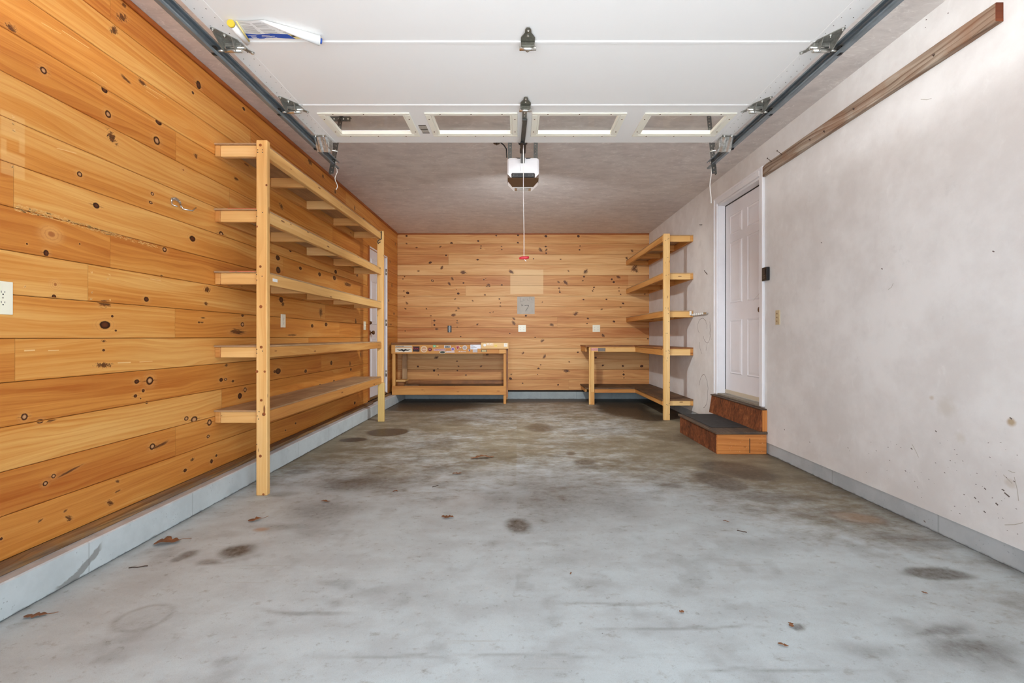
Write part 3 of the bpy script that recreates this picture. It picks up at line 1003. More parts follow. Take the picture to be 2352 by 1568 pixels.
# knots read off the photograph: x, y, width, height (px), kind, slant
LK = """25 65 20 26 s -50;100 162 14 14 r 0;240 206 13 12 d 0;290 183 24 8 s -20;327 190 20 11 s -10;248 262 12 14 r 0;360 323 13 16 r 0;364 281 17 10 d 0;
257 315 18 32 s 60;281 40 14 32 s -70;262 70 14 26 s -65;285 12 10 12 s 0;456 195 9 16 d 0;443 213 5 6 d 0;450 358 8 14 s -60;421 390 8 8 p 0;421 390 6 6 d 0;543 411 11 8 s 0;
183 400 11 11 r 0;221 472 13 12 d 0;442 548 12 12 d 0;508 537 9 10 r 0;378 573 9 10 r 0;350 445 7 7 r 0;346 465 8 6 r 0;118 538 26 20 p 0;106 581 11 13 d 0;
127 653 12 12 p 0;124 681 9 9 d 0;241 698 28 16 s 0;241 746 22 16 d 0;258 726 5 5 d 0;266 759 5 4 d 0;336 687 10 10 d 0;371 634 8 5 d 0;476 665 9 20 s 90;473 697 6 14 s 90;
463 740 10 4 s 0;457 740 4 4 d 0;467 730 12 4 s 0;557 745 7 9 r 0;557 724 5 6 d 0;545 762 34 14 s 0;238 838 10 42 s 88;238 804 6 5 d 0;238 783 5 12 s 90;
344 874 14 17 r 0;314 876 10 9 d 0;329 897 6 7 d 0;311 909 7 7 d 0;323 915 3 3 d 0;337 924 6 6 d 0;56 957 14 14 r 0;92 967 16 9 r 0;120 964 26 7 s 10;428 961 9 9 r 0;
446 963 13 13 r 0;481 970 9 13 r 0;478 1002 6 7 r 0;350 1025 11 13 r 0;368 1022 40 8 s 12;123 1093 9 9 r 0;104 1110 11 10 r 0;160 1082 60 7 s 16;508 872 7 8 d 0;518 871 7 6 r 0;
535 875 5 5 d 0;551 909 8 12 d 0;563 895 6 10 r 0;442 1055 5 14 s 90;486 1059 5 9 d 0;497 1046 4 5 d 0;425 1080 7 7 d 0;270 1105 6 12 s 85;270 1128 14 5 s 10;150 1173 10 6 s 20;
253 1155 18 12 s -50;158 1190 20 12 s -55;93 1195 14 6 s 20;3 1237 6 6 d 0;638 592 9 10 d 0;639 620 9 13 d 0;690 616 7 7 d 0;734 630 6 8 d 0;771 624 8 8 d 0;799 653 16 10 s 0;799 653 7 7 d 0;
768 638 6 9 d 0;820 631 5 7 r 0;696 688 6 6 r 0;646 688 8 12 d 0;667 575 8 6 d 0;650 698 5 14 s 90;717 748 6 7 d 0;737 718 8 18 s 90;749 745 6 8 d 0;817 740 6 14 s 90;671 769 20 5 s 0;
639 852 11 12 d 0;631 853 6 6 d 0;702 852 5 7 d 0;761 833 4 9 d 0;804 835 4 10 s 90;767 875 3 6 d 0;735 884 4 5 d 0;806 848 3 6 d 0;828 814 4 8 s 90;815 925 4 6 d 0;679 972 4 4 d 0;
656 988 3 3 d 0;614 335 6 22 s 88;712 372 6 20 s 88;742 405 4 14 s 88;770 440 4 12 s 88;815 478 4 10 s 88;835 505 4 14 s 88;646 474 6 20 s 80;520 838 8 8 s 0;
896 600 2 9 s 90;900 655 3 9 s 90;893 690 2 6 d 0;905 720 2 5 d 0;898 745 2 4 d 0;908 560 2 6 s 90;560 250 6 6 d 0;600 460 8 8 d 0;600 700 8 8 r 0;183 560 3 3 d 0;62 560 3 3 d 0"""
for ln in LK.replace('\n', '').split(';'):
    q = ln.split()
    if len(q) < 6: continue
    px, py, w, h = map(float, q[:4])
    a, z = pL(px, py)
    ra = max(0.004, w * a * a / (F * -XL) / 2 * 1.12)
    rz = max(0.004, h * a / F / 2 * 1.12)
    if q[4] in 'dr' and ra > rz * 1.6: ra = rz * 1.6
    if a > DOOR2[0] and a < DOOR2[1]: continue
    knots.append(mk(a, z, ra, rz, q[4], 0 if q[4] != 's' else math.radians(float(q[5])) * (0.75 if abs(float(q[5])) < 88 else 1)))
board_wall(mb, mapL, (1, 0, 0), YF, YB, LROW0, LP, 15, jl, DOOR2, seed=5, knots=knots)
# patches where fittings hung, and scratches
LFADES = []
def Lrect(x0, y0, x1, y1, al):
    a0, z0 = pL(x0, y1); a1, _ = pL(x1, y0); _, z1 = pL((x0 + x1) / 2, y0)
    _, z0 = pL((x0 + x1) / 2, y1)
    LFADES.append((1, a0, a1, z0, z1, s2l(236, 190, 124), al))
Lrect(2, 262, 57, 318, .38); Lrect(2, 318, 15, 352, .38); Lrect(44, 318, 57, 352, .38); Lrect(2, 352, 57, 405, .38)
for (x0, y0, x1, y1, w) in [(142, 70, 205, 111, .003), (95, 52, 140, 78, .002), (210, 165, 245, 190, .002), (330, 195, 380, 225, .003), (55, 805, 80, 804, .006), (110, 805, 135, 804, .004),
                            (270, 833, 300, 832, .006), (320, 831, 350, 829, .004), (335, 208, 365, 228, .002), (130, 340, 175, 352, .003), (345, 640, 370, 645, .003)]:
    stroke(mb, mapL, [pL(x0, y0), pL(x1, y1)], w, 5)
# rough-sawn pale strip
r8 = [pL(31, 466), pL(110, 487), pL(200, 515), pL(260, 535), pL(360, 564)]
for i in range(420):
    t = R_.random()
    k = min(int(t * 4), 3)
    f_ = t * 4 - k
    a = r8[k][0] * (1 - f_) + r8[k + 1][0] * f_
    z = r8[k][1] * (1 - f_) + r8[k + 1][1] * f_ - R_.random() * 0.030 * (1 - t * .5)
    stroke(mb, mapL, [(a, z), (a + 0.005 + R_.random() * 0.010, z - 0.002 + R_.random() * 0.004)], 0.0022, 7)
for (x, y) in [(30, 268), (30, 284), (31, 299), (28, 382), (210, 625), (251, 631), (209, 686), (252, 689), (211, 672), (56, 658), (247, 640)]:
    a, z = pL(x, y)
    for _ in range(5):
        stroke(mb, mapL, [(a + R_.uniform(-.006, .006), z + R_.uniform(-.006, .006)), (a + R_.uniform(-.006, .006), z + R_.uniform(-.006, .006))], .0025, 5, 0.0012)
# core of the wall behind the boards, with the side-door opening
for (y0, y1, z0, z1) in [(YF, DOOR2[0], 0.0, ZC), (DOOR2[1], YB + .1, 0.0, ZC), (DOOR2[0], DOOR2[1], 0, DOOR2[2]), (DOOR2[0], DOOR2[1], DOOR2[3], ZC)]:
    mb.box(XL - 0.15, XL - 0.0155, y0, y1, z0, z1, mat=6)
struct('wall_left', mb, pine_set('knotty_pine_panelling', s2l(226, 172, 98), s2l(208, 138, 62), s2l(174, 94, 32), .42, LFADES) + [M_SCRATCH, M_DARKGAP, plain('sawn_fibres', s2l(226, 176, 108), .6)])

mb = MB()
jb = {0: [0.9], 1: [-.3], 3: [-.6], 4: [0.5], 5: [1.4], 6: [-1.5, .7], 7: [-.2], 8: [1.1], 9: [-.9], 10: [1.5], 11: [0.1], 12: [-1.2], 13: [.8], 14: []}
BZ0, BP = 0.153, 0.1824
knots = []
BK = """133 85 14 d;778 130 14 d;940 82 11 d;1137 77 17 d;1387 88 18 d;1680 88 18 d;133 155 12 d;537 150 17 d;1135 145 12 d;222 190 16 s;437 182 16 s;803 175 9 d;800 195 9 d;987 180 8 d;
990 207 10 d;1385 180 12 d;1340 210 30 s;1390 212 20 s;1390 240 12 d;1695 175 9 d;1690 210 11 d;2163 218 20 s;488 260 13 d;345 325 18 d;772 298 14 d;1275 290 9 d;1520 295 8 d;2115 285 20 s;
450 370 26 s;240 400 16 s;645 415 40 s;1075 408 34 s;1590 400 14 s;1745 405 34 s;2185 375 46 s;2200 395 30 s;1730 452 14 d;1720 488 9 d;2040 455 28 s;1980 475 13 d;1998 500 16 d;545 470 26 s;545 470 12 d;
518 515 26 s;645 508 12 d;115 452 9 d;100 472 9 d;365 487 18 r;828 478 11 d;846 468 6 d;865 530 30 s;880 536 12 d;990 526 12 d;1565 505 38 s;1500 500 20 s;143 598 20 d;108 580 9 d;110 630 9 d;
598 603 18 d;580 567 7 d;838 615 13 r;1505 555 10 d;1512 590 11 d;1510 573 6 d;1820 548 12 d;1808 580 10 d;1815 565 7 d;2045 552 8 d;2046 580 8 d;2060 610 9 d;570 652 14 s;570 652 7 d;728 668 14 s;
968 652 10 d;978 688 8 d;977 717 10 d;1355 680 10 s;1725 658 10 d;1932 656 12 d;2082 692 13 d;2280 605 16 s;135 690 20 s;123 740 16 s;312 740 14 s;580 757 16 s;600 735 18 s;352 803 14 s;555 797 30 s;
885 775 10 r;912 770 10 s;1207 803 14 d;1655 785 36 s;1890 745 16 s;2060 725 14 s;383 847 15 d;383 886 14 d;590 867 13 r;588 847 8 d;588 905 8 d;770 880 18 s;770 882 8 d;1098 870 30 s;1098 830 22 s;
1438 885 28 s;1438 885 12 d;1765 828 13 d;1758 873 9 d;2000 855 15 d;403 922 22 s;403 922 9 d;120 940 9 d;620 990 9 d;1062 963 9 d;1903 980 28 s;1903 980 11 r;1290 998 9 d;1355 1028 26 s;
2305 1010 12 d;398 1180 26 s;587 1212 10 d;235 1260 14 d;600 1258 13 s;803 1258 18 s;380 1296 17 d;415 1282 10 d;590 1297 12 d;418 1335 9 d;667 1337 14 r;1375 1170 28 s;1180 1140 20 s;1320 1278 13 d;
1597 1218 9 d;1340 1245 9 d;1570 1297 38 s;1575 1300 18 d;1312 1332 8 d;1068 1368 17 d;1075 1330 15 s;1497 1425 13 d;1178 1410 9 d;263 1392 12 d;1900 1250 13 d;2080 1255 13 d;2250 1257 20 d;
2087 1332 15 d;2090 1362 9 d;2088 1303 6 d;1835 1180 15 d;1675 1132 12 d;860 1150 24 s;1800 1200 9 d"""
for ln in BK.replace('\n', '').split(';'):
    q = ln.split()
    if len(q) < 4: continue
    x, z = pB(900 + float(q[0]) / 3.92, 520 + float(q[1]) / 3.92)
    r = float(q[2]) / 3.92 / 131.6 / 2 * 1.2
    k = q[3]
    if k == 's':
        knots.append(mk(x, z, r * 1.35, r * 0.9, 's', R_.choice([-.6, .5, 0.0, 0.9, -.9])))
    else:
        knots.append(mk(x, z, r * R_.uniform(1.0, 1.35), r * R_.uniform(.85, 1.0), k, R_.uniform(-.5, .5)))
board_wall(mb, mapB, (0, -1, 0), XL, XR, BZ0, BP, 15, {k: [] if k % 3 else v for k, v in jb.items()}, None, seed=12, knots=knots)
x0, z0 = pB(1172, 675); x1, z1 = pB(1248, 619)
BF = [(0, x0, x1, z0, z1, s2l(240, 208, 156), .55)]
x0, z0 = pB(1443, 680); x1, z1 = pB(1490, 632)
BF.append((0, x0, x1, z0, z1, s2l(236, 196, 136), .22))
mb.box(XL - .15, XR + .2, YB + 0.0155, YB + .16, 0, ZC, mat=5)
struct('wall_back', mb, pine_set('knotty_pine_back', s2l(228, 182, 124), s2l(210, 152, 92), s2l(178, 108, 56), .5, BF, .62, 1.35) + [M_DARKGAP])  # same pine as the left wall; paler tone paints in the different light

# right wall with door opening
DR = (4.345, 5.262, 0.43, 2.60)
mb = MB()
zb = 0.108
for (y0, y1, z0, z1) in [(YF, DR[0], zb, ZC), (DR[1], YB, zb, ZC), (DR[0], DR[1], zb, DR[2]), (DR[0], DR[1], DR[3], ZC)]:
    mb.box(XR, XR + 0.14, y0, y1, z0, z1)
ST = lambda pts, w, mat=1: stroke(mb, mapR, [pR(*p) for p in pts], w, mat)
def loop(cx, cy, rx, ry, t0, t1, n=16, j=1.0):
    return [(cx + rx * math.cos(math.radians(t0 + (t1 - t0) * i / n)) + R_.uniform(-j, j) * .8, cy + ry * math.sin(math.radians(t0 + (t1 - t0) * i / n)) + R_.uniform(-j, j)) for i in range(n + 1)]
ST(loop(1616, 898, 10, 38, 200, 450, 20, .9), .006)
ST(loop(1613, 750, 11, 19, 130, 380, 16, .8), .005)
ST(loop(1624, 762, 8, 26, -40, 160, 14, .8), .005)
ST([(1630, 738), (1633, 752), (1630, 765), (1634, 780)], .004)
ST([(1607, 785), (1608, 800), (1612, 812)], .005)
ST([(1624, 790), (1622, 805)], .005)
for (x, y) in [(2128, 45), (2126, 63), (2178, 30), (2033, 90), (2026, 617), (1887, 557), (2282, 577), (2124, 1197), (2263, 1122), (2170, 1085), (2290, 1157), (2322, 960), (2330, 1105),
               (1948, 1028), (1952, 1035), (1802, 986), (1860, 1015), (2080, 1081), (1990, 1085), (2094, 1030), (2248, 1152), (2240, 1143), (2262, 1175), (2305, 1125), (2310, 1133), (2316, 1138), (2150, 990)]:
    a, z = pR(x, y)
    r = R_.uniform(.0025, .006)
    stroke(mb, mapR, [(a - r, z - r * .7), (a + r, z + r * .5)], r * 1.2, 1)
for _ in range(90):
    x = R_.uniform(1990, 2345); y = R_.uniform(1010, 1240)
    if y > 1000 + (x - 1762) * .41: continue
    a, z = pR(x, y); r = R_.uniform(.001, .0035)
    stroke(mb, mapR, [(a - r, z), (a + r, z + R_.uniform(-r, r))], r, 1)
for (x0, y0, x1, y1) in [(2305, 1090, 2325, 1110), (2330, 1095, 2340, 1150), (2308, 1205, 2350, 1200), (2040, 665, 2052, 650), (2095, 1020, 2110, 1050), (1730, 690, 1750, 660), (2316, 1080, 2332, 1085), (2115, 228, 2140, 226)]:
    ST([(x0, y0), ((x0 + x1) / 2 + 2, (y0 + y1) / 2 + 2), (x1, y1)], .003, 2)
struct('wall_right', mb, [M_PLASTER, M_LINE, plain('scuff_grey', s2l(178, 170, 158), .8)])

mb = MB()
mb.box(XL - .15, XR + .14, YF - .15, YB + .16, ZC, ZC + .12)
struct('ceiling', mb, M_CEIL)

mb = MB()
for (x0, x1, z0, z1) in [(XL - .15, -1.33, 0, ZC), (1.425, XR + .14, 0, ZC), (-1.33, 1.425, 2.14, ZC)]:
    mb.box(x0, x1, YF - .15, YF, z0, z1)
struct('wall_front', mb, M_CEILPLAIN)

# kerbs, sill beam, trims
mb = MB()
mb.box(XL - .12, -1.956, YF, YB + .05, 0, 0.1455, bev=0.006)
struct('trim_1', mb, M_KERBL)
mb = MB()
mb.box(XL + .0005, -2.012, YF, 6.42, 0.146, 0.173, bev=0.004, axis=1)
mb.box(XL + .0005, -2.045, 6.42, YB, 0.146, 0.170, bev=0.003, axis=1)
struct('trim_2', mb, M_SILL)
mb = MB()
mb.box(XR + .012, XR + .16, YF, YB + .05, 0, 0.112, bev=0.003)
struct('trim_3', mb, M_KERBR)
mb = MB()
mb.box(-1.956, XR + .012, YB - .012, YB + .12, 0, 0.128, bev=0.004)
struct('trim_4', mb, M_KERBB)
mb = MB()
mb.box(XL, XL + .016, YF, YB, ZC - .032, ZC - .001, bev=.003, axis=1)
struct('trim_5', mb, M_TRIMWOOD)
mb = MB()
mb.box(XL, XR, YB - .014, YB, ZC - .022, ZC - .001, bev=.003, axis=0)
struct('trim_6', mb, M_TRIMWOOD)


def child_struct(name, mb, mat, parent):
    return mb.build(name, mat, parent)


def raised_panels(mb, mapf, rects, d0):
    """moulded panels on a door leaf: ridge, valley, raised field"""
    for (a0, a1, z0, z1) in rects:
        lv = [(0, d0), (.010, d0 + .007), (.022, d0 + .001), (.048, d0 + .006)]
        rings = []
        for ins, d in lv:
            rings.append([mb.bm.verts.new(mapf(a, z, d)) for a, z in ((a0 + ins, z0 + ins), (a1 - ins, z0 + ins), (a1 - ins, z1 - ins), (a0 + ins, z1 - ins))])
        for i in range(3):
            for k in range(4):
                mb.bm.faces.new([rings[i][k], rings[i][(k + 1) % 4], rings[i + 1][(k + 1) % 4], rings[i + 1][k]])
        mb.bm.faces.new(rings[-1])


# right entrance door
d1 = bpy.data.objects.new('door_1', None)
COL.objects.link(d1)
d1.location = (XR, (DR[0] + DR[1]) / 2, DR[2])
tag(d1, kind='structure')
mb = MB()
SX = 2.384
y0, y1, z0, z1 = DR[0] + .0205, DR[1] - .008, DR[2] + .045, DR[3] - .03
mb.box(SX, SX + .044, y0, y1, z0, z1, bev=.002)
mdl = lambda a, z, d: Vector((SX - d, a, z))
W = y1 - y0
c1, c2, c3, c4 = y0 + .115, y0 + W / 2 - .055, y0 + W / 2 + .055, y1 - .115
H = z1 - z0
rows_ = [(z0 + .20, z0 + .80), (z0 + .98, z0 + 1.66), (z0 + 1.74, z0 + 1.96)]
rects = [(a, b, za, zb_) for (za, zb_) in rows_ for (a, b) in ((c1, c2), (c3, c4))]
raised_panels(mb, mdl, rects, 0.0)
bmesh.ops.recalc_face_normals(mb.bm, faces=mb.bm.faces)
slab = mb.build('door_slab', M_DOORW, d1)
mb = MB()
mb.lathe((SX, 4.42, 1.345), (-1, 0, 0), [(0, .030), (.006, .030), (.010, .012), (.030, .011), (.036, .024), (.050, .029), (.060, .024), (.066, .0)])
mb.build('door_knob', M_BRASS, d1)
mb = MB()
mb.box(SX - .006, SX, y0, y1, z0 - .03, z0 + .012, bev=.002)
mb.build('door_sweep', M_SWEEP, d1)
mb = MB()
mb.box(XR - .01, SX + .06, DR[0], DR[1], DR[2] - .012, DR[2] + .012, bev=.003)
mb.build('threshold', M_THRESH, d1)
mb = MB()
for (ya, yb) in ((DR[0], DR[0] + .02), (DR[1] - .004, DR[1] + .015)):
    mb.box(XR - .002, SX + .05, ya, yb, DR[2], DR[3])
mb.box(XR - .002, SX + .05, DR[0], DR[1], DR[3] - .02, DR[3])
mb.build('door_jamb', M_WHITE, d1)
mb = MB()
mb.box(SX - .004, SX + .05, DR[1] - .012, DR[1] - .004, DR[2], DR[3] - .02)
mb.box(SX - .004, SX + .05, DR[0], DR[1], DR[3] - .03, DR[3] - .02)
mb.build('weatherstrip', M_BLACK, d1)
mb = MB()
for (ya, yb) in ((DR[0] - .075, DR[0] - .002), (DR[1] + .002, DR[1] + .075)):
    s = 1 if ya > DR[1] else -1
    mb.box(XR - .018, XR - .0002, ya + .0015, yb - .0015, DR[2], DR[3] + .0735, bev=.003)
    e = yb if s > 0 else ya
    mb.box(XR - .026, XR, e - .022 if s > 0 else e, e if s > 0 else e + .022, DR[2], DR[3] + .075, bev=.004)
mb.box(XR - .0185, XR - .0002, DR[0] - .002, DR[1] + .002, DR[3] + .002, DR[3] + .0735, bev=.003)
mb.box(XR - .026, XR, DR[0] - .05, DR[1] + .05, DR[3] + .053, DR[3] + .075, bev=.004)
mb.build('door_casing', M_WHITE, d1)

# far left door
d2 = bpy.data.objects.new('door_2', None)
COL.objects.link(d2)
d2.location = (XL, 6.9, .2)
tag(d2, kind='structure')
SX2 = XL - .012
mb = MB()
y0, y1, z0, z1 = 6.478, 7.345, .215, 2.345
mb.box(SX2 - .044, SX2, y0, y1, z0, z1, bev=.002)
ml2 = lambda a, z, d: Vector((SX2 + d, a, z))
W = y1 - y0
c1, c2, c3, c4 = y0 + .115, y0 + W / 2 - .055, y0 + W / 2 + .055, y1 - .115
rows_ = [(z0 + .20, z0 + .85), (z0 + 1.05, z0 + 1.68), (z0 + 1.78, z0 + 2.0)]
raised_panels(mb, ml2, [(a, b, za, zb_) for (za, zb_) in rows_ for (a, b) in ((c1, c2), (c3, c4))], 0.0)
bmesh.ops.recalc_face_normals(mb.bm, faces=mb.bm.faces)
mb.build('door_slab', M_DOORW, d2)
mb = MB()
mb.lathe((SX2, 6.545, 1.145), (1, 0, 0), [(0, .032), (.007, .032), (.011, .012), (.032, .011), (.040, .026), (.055, .031), (.066, .025), (.072, .0)])
mb.build('door_knob', M_BRASS, d2)
mb = MB()
mb.lathe((SX2, 6.545, 1.285), (1, 0, 0), [(0, .027), (.012, .025), (.014, .010), (.022, .009), (.023, 0)])
mb.box(SX2 + .015, SX2 + .032, 6.541, 6.549, 1.268, 1.302, bev=.002)
mb.build('deadbolt', M_BRASS, d2)
for zz in (2.12, 1.31, .50):
    mb = MB()
    mb.cyl((SX2 + .010, y1 + .004, zz - .05), (SX2 + .010, y1 + .004, zz + .05), .008, seg=10)
    mb.box(SX2 + .001, SX2 + .004, y1 - .03, y1 + .03, zz - .05, zz + .05)
    mb.build('hinge', M_ZINC, d2)
mb = MB()
mb.box(XL - .05, XL + .012, 6.434, 6.474, .19, 2.368, bev=.002, axis=2)
mb.build('door_jamb', M_TRIMWOOD, d2)
mb = MB()
mb.box(XL - .05, XL + .006, 7.350, 7.383, .19, 2.368, bev=.002, axis=2)
mb.box(XL - .05, XL + .006, 6.474, 7.350, 2.348, 2.368, bev=.002, axis=1)
mb.build('door_jamb', M_WHITE, d2)
mb = MB()
mb.box(XL - .10, XL - .002, 6.474, 7.35, .178, .208, bev=.003, axis=1)
mb.build('threshold', M_SILL, d2)

# ------------------------------------------------------------------ left shelving
LV = [2.418, 1.966, 1.535, 1.023, .577]
sh = thing('storage_shelf', 'long five-tier wooden shelving rack of pale lumber along the left pine wall', 'shelf', (-1.9, 4.5, 0))


def post(mb, x0, x1, y0, y1, z0, z1):
    mb.box(x0, x1, y0, y1, z0, z1, bev=.004, axis=2)


M_LKNOT = plain('lumber_knot', s2l(150, 84, 40), .5, var=.3)
def P3(px, py, Y):
    x, z = pB(px, py, Y)
    return Vector((x, Y, z))
mb = MB(); post(mb, -1.780, -1.706, 3.130, 3.172, 0, 2.424)
for (px, py) in [(592, 344), (603, 344), (592, 350), (603, 350), (589, 483), (603, 488), (590, 497), (589, 630), (602, 634), (590, 643), (590, 802), (603, 806), (590, 811), (595, 945), (604, 953), (591, 955), (594, 962), (590, 1020)]:
    p = P3(px, py, 3.1295); mb.cyl(p, p + Vector((0, -.0006, 0)), .0035, seg=8, mat=1)
for (px, py, r) in [(598, 333, .010), (612, 425, .007), (590, 520, .007), (598, 612, .009), (599, 704, .011), (600, 797, .010), (590, 853, .010), (608, 853, .008), (600, 919, .009), (606, 951, .012), (598, 1047, .010), (605, 1135, .008)]:
    p = P3(px, py, 3.1295); mb.cyl(p, p + Vector((0, -.0005, 0)), r, seg=12, mat=2)
mb.build('post', [M_LUMBER, M_INK, M_LKNOT], sh)
mb = MB(); post(mb, -1.792, -1.712, 5.873, 5.912, .50, 2.44); fpost = mb.build('post', M_LUMBER, sh)
mb = MB(); post(mb, -1.780, -1.700, 5.860, 5.900, 0, .499); tag(mb.build('post_extension', wood('pale_new_lumber', s2l(232, 204, 140), s2l(220, 186, 116), s2l(196, 156, 88), varia=.1, grainy=.5), sh), 'paler lumber foot spliced under the far post')
for i, z in enumerate(LV):
    zr, zt = z - .012, z
    mb = MB(); mb.box(-2.088, -1.740, 3.160 if i else 3.165, 5.868, zr + .0004, zt, bev=.001, axis=1)
    mb.build('shelf_deck', M_PLY, sh)
    hgt = .078 if i != 3 else .072
    mb = MB(); mb.box(-1.772, -1.734, 3.173, 5.869, zr - hgt, zr, bev=.003, axis=1); mb.build('front_rail', M_LUMBER2 if i in (3, 4) else M_LUMBER, sh)
    mb = MB(); mb.box(-2.089, -2.052, 3.173, 5.869, zr - hgt, zr, bev=.003, axis=1); mb.build('back_rail', M_LUMBER2, sh)
    mb = MB(); mb.box(-2.0515, -1.7725, 3.175, 3.213, zr - hgt, zr, bev=.003, axis=0); mb.build('end_rail', M_LUMBER, sh)
    for yy in (3.82, 4.47, 5.12, 5.77):
        mb = MB(); mb.box(-2.0515, -1.7725, yy, yy + .038, zr - hgt, zr - .0003, bev=.003, axis=0); mb.build('cross_support', M_LUMBER, sh)
# red crayon marks on the deck edges, white tag, hook
for z, x0, x1 in ((1.966, -1.99, -1.79), (1.535, -1.98, -1.94), (1.535, -1.93, -1.80)):
    mb = MB(); mb.box(x0, x1, 3.1585, 3.1600, z - .005, z - .001)
    mb.build('crayon_mark', plain('red_crayon', s2l(206, 110, 76), .6), sh)
yA = F * 1.734 / (CX - 626); yB_ = F * 1.734 / (CX - 637)
mb = MB(); mb.box(-1.7338, -1.7322, yA, yB_, 1.475, 1.497, bev=.0005)
mb.build('tag', M_PAPER, sh)
# black bracket hook on the far post
hk = [P3(876, 531, 5.852), P3(876, 549, 5.852), P3(869, 552, 5.85), P3(867.5, 556, 5.85), P3(869, 559, 5.85), P3(872, 556, 5.85), P3(874, 555.5, 5.85)]
mb = MB(); mb.tube(hk, .006, 8)
tag(mb.build('wire_hook', M_BLACK, sh), 'black bent wire hook at the top of the far post')
# ------------------------------------------------------------------ right shelving with corner bench
rs = thing('corner_shelf_unit', 'tall wooden shelving with three upper shelves joined to an L-shaped bench in the right corner', 'shelf', (2.1, 7.0, 0))
PX0, PX1 = 1.900, 1.985
YP = 5.965
mb = MB(); post(mb, PX0 + .003, PX1, YP, YP + .04, 0, 2.425)
for (px, py) in [(1529, 552), (1536, 547), (1534, 549), (1530, 632), (1536, 631), (1529, 707), (1536, 712), (1535, 720), (1536, 738), (1530, 765), (1533, 765), (1530, 806), (1535, 804), (1537, 806), (1537, 811), (1533, 822), (1537, 878), (1537, 889), (1531, 929), (1534, 930), (1537, 926), (1537, 951), (1534, 591)]:
    p = P3(px, py, YP - .0005); mb.cyl(p, p + Vector((0, -.0008, 0)), .0045, seg=8, mat=1)
mb.build('post', [M_LUMBER, M_INK], rs)
for i, z in enumerate((2.417, 1.922, 1.427)):
    mb = MB(); mb.box(PX0, XR - .001, YP + .04, YB - .002, z - .0116, z, bev=.001, axis=1); mb.build('shelf_deck', M_PLY, rs)
    zr = z - .012
    mb = MB(); mb.box(PX0, PX0 + .038, YP + .0405, YB - .002, zr - .075, zr, bev=.003, axis=1); mb.build('front_rail', M_LUMBER2, rs)
    mb = MB(); mb.box(XR - .038, XR - .001, YP + .0405, YB - .002, zr - .075, zr, bev=.003, axis=1); mb.build('back_rail', M_LUMBER2, rs)
    for yy in (YP + .0405, 6.62, 7.28, 7.94):
        mb = MB(); mb.box(PX0 + .0385, XR - .0385, yy, yy + .038, zr - .075, zr - .0003, bev=.003, axis=0); mb.build('cross_support', M_LUMBER if yy < 6.1 else M_LUMBER2, rs)
YC = 7.40
for z, nm, h, mt in ((.945, 'bench_top', .105, M_BENCHTOP), (.266, 'lower_shelf_deck', .082, M_PLYDARK)):
    zr = z - .020
    # L-shaped deck
    mb = MB()
    x0 = 1.10 if z > .5 else 1.10
    mb.prism([(x0, YC - .01, zr + .0004), (PX0 - .01, YC - .01, zr + .0004), (PX0 - .01, YP + .04, zr + .0004), (XR - .001, YP + .04, zr + .0004), (XR - .001, YB - .002, zr + .0004), (x0, YB - .002, zr + .0004)], (0, 0, .0196))
    mb.build(nm, mt, rs)
    mb = MB(); mb.box(PX0, PX0 + .038, YP + .0405, YC - .001, zr - h + .02, zr, bev=.003, axis=1); mb.build('front_rail', M_LUMBER2, rs)
    mb = MB(); mb.box(XR - .038, XR - .001, YP + .0405, YB - .002, zr - h + .02, zr, bev=.003, axis=1); mb.build('back_rail', M_LUMBER2, rs)
    mb = MB(); mb.box(PX0 + .0385, XR - .0385, YP + .0405, YP + .0785, zr - h + .02, zr - .0003, bev=.003, axis=0); mb.build('end_rail', M_LUMBER, rs)
    mb = MB(); mb.box(1.236 if z < .5 else 1.16, PX0 + .038, YC, YC + .036, zr - h + .02, zr - .0003, bev=.003, axis=0); mb.build('apron', M_LUMBER2, rs)
    mb = MB(); mb.box(x0 + .01, x0 + .045, YC + .12, YB - .003, zr - h + .02, zr - .0003, bev=.003, axis=1); mb.build('side_rail', M_LUMBER2, rs)
mb = MB(); mb.box(1.424, PX0 + .055, YC - .006, YC - .0005, .845, .905, bev=.001, axis=0)
tag(mb.build('apron_face', M_LUMBER, rs), 'paler strip of lumber on the bench front')
mb = MB(); mb.box(1.150, 1.180, YC - .038, YC - .0105, 0, .915, bev=.003, axis=2); mb.build('leg', M_LUMBER, rs)
mb = MB(); mb.box(1.181, 1.236, YC - .036, YC - .0105, 0, .860, bev=.003, axis=2); mb.build('leg', M_LUMBER, rs)
mb = MB(); mb.box(1.178, 1.237, YC - .048, YC - .0375, 0, .200, bev=.002, axis=2); mb.build('leg_cleat', M_LUMBER2, rs)
mb = MB(); mb.box(1.188, 1.30, YC - .0065, YC - .0005, .862, .905, bev=.001); s_ = mb.build('sticker', plain('pink_red_sticker', s2l(222, 170, 160), .5), rs)
text_part('lettering', 'KICKER', .03, plain('red_ink', s2l(188, 40, 40), .5), s_, (1.244, YC - .0070, .883), (1, 0, 0), (0, 0, 1), width=.10)
mb = MB(); mb.box(1.302, 1.420, YC - .004, YC - .0005, .850, .905, bev=.001); mb.build('tape', plain('grey_tape', s2l(120, 110, 102), .6, var=.2), rs)
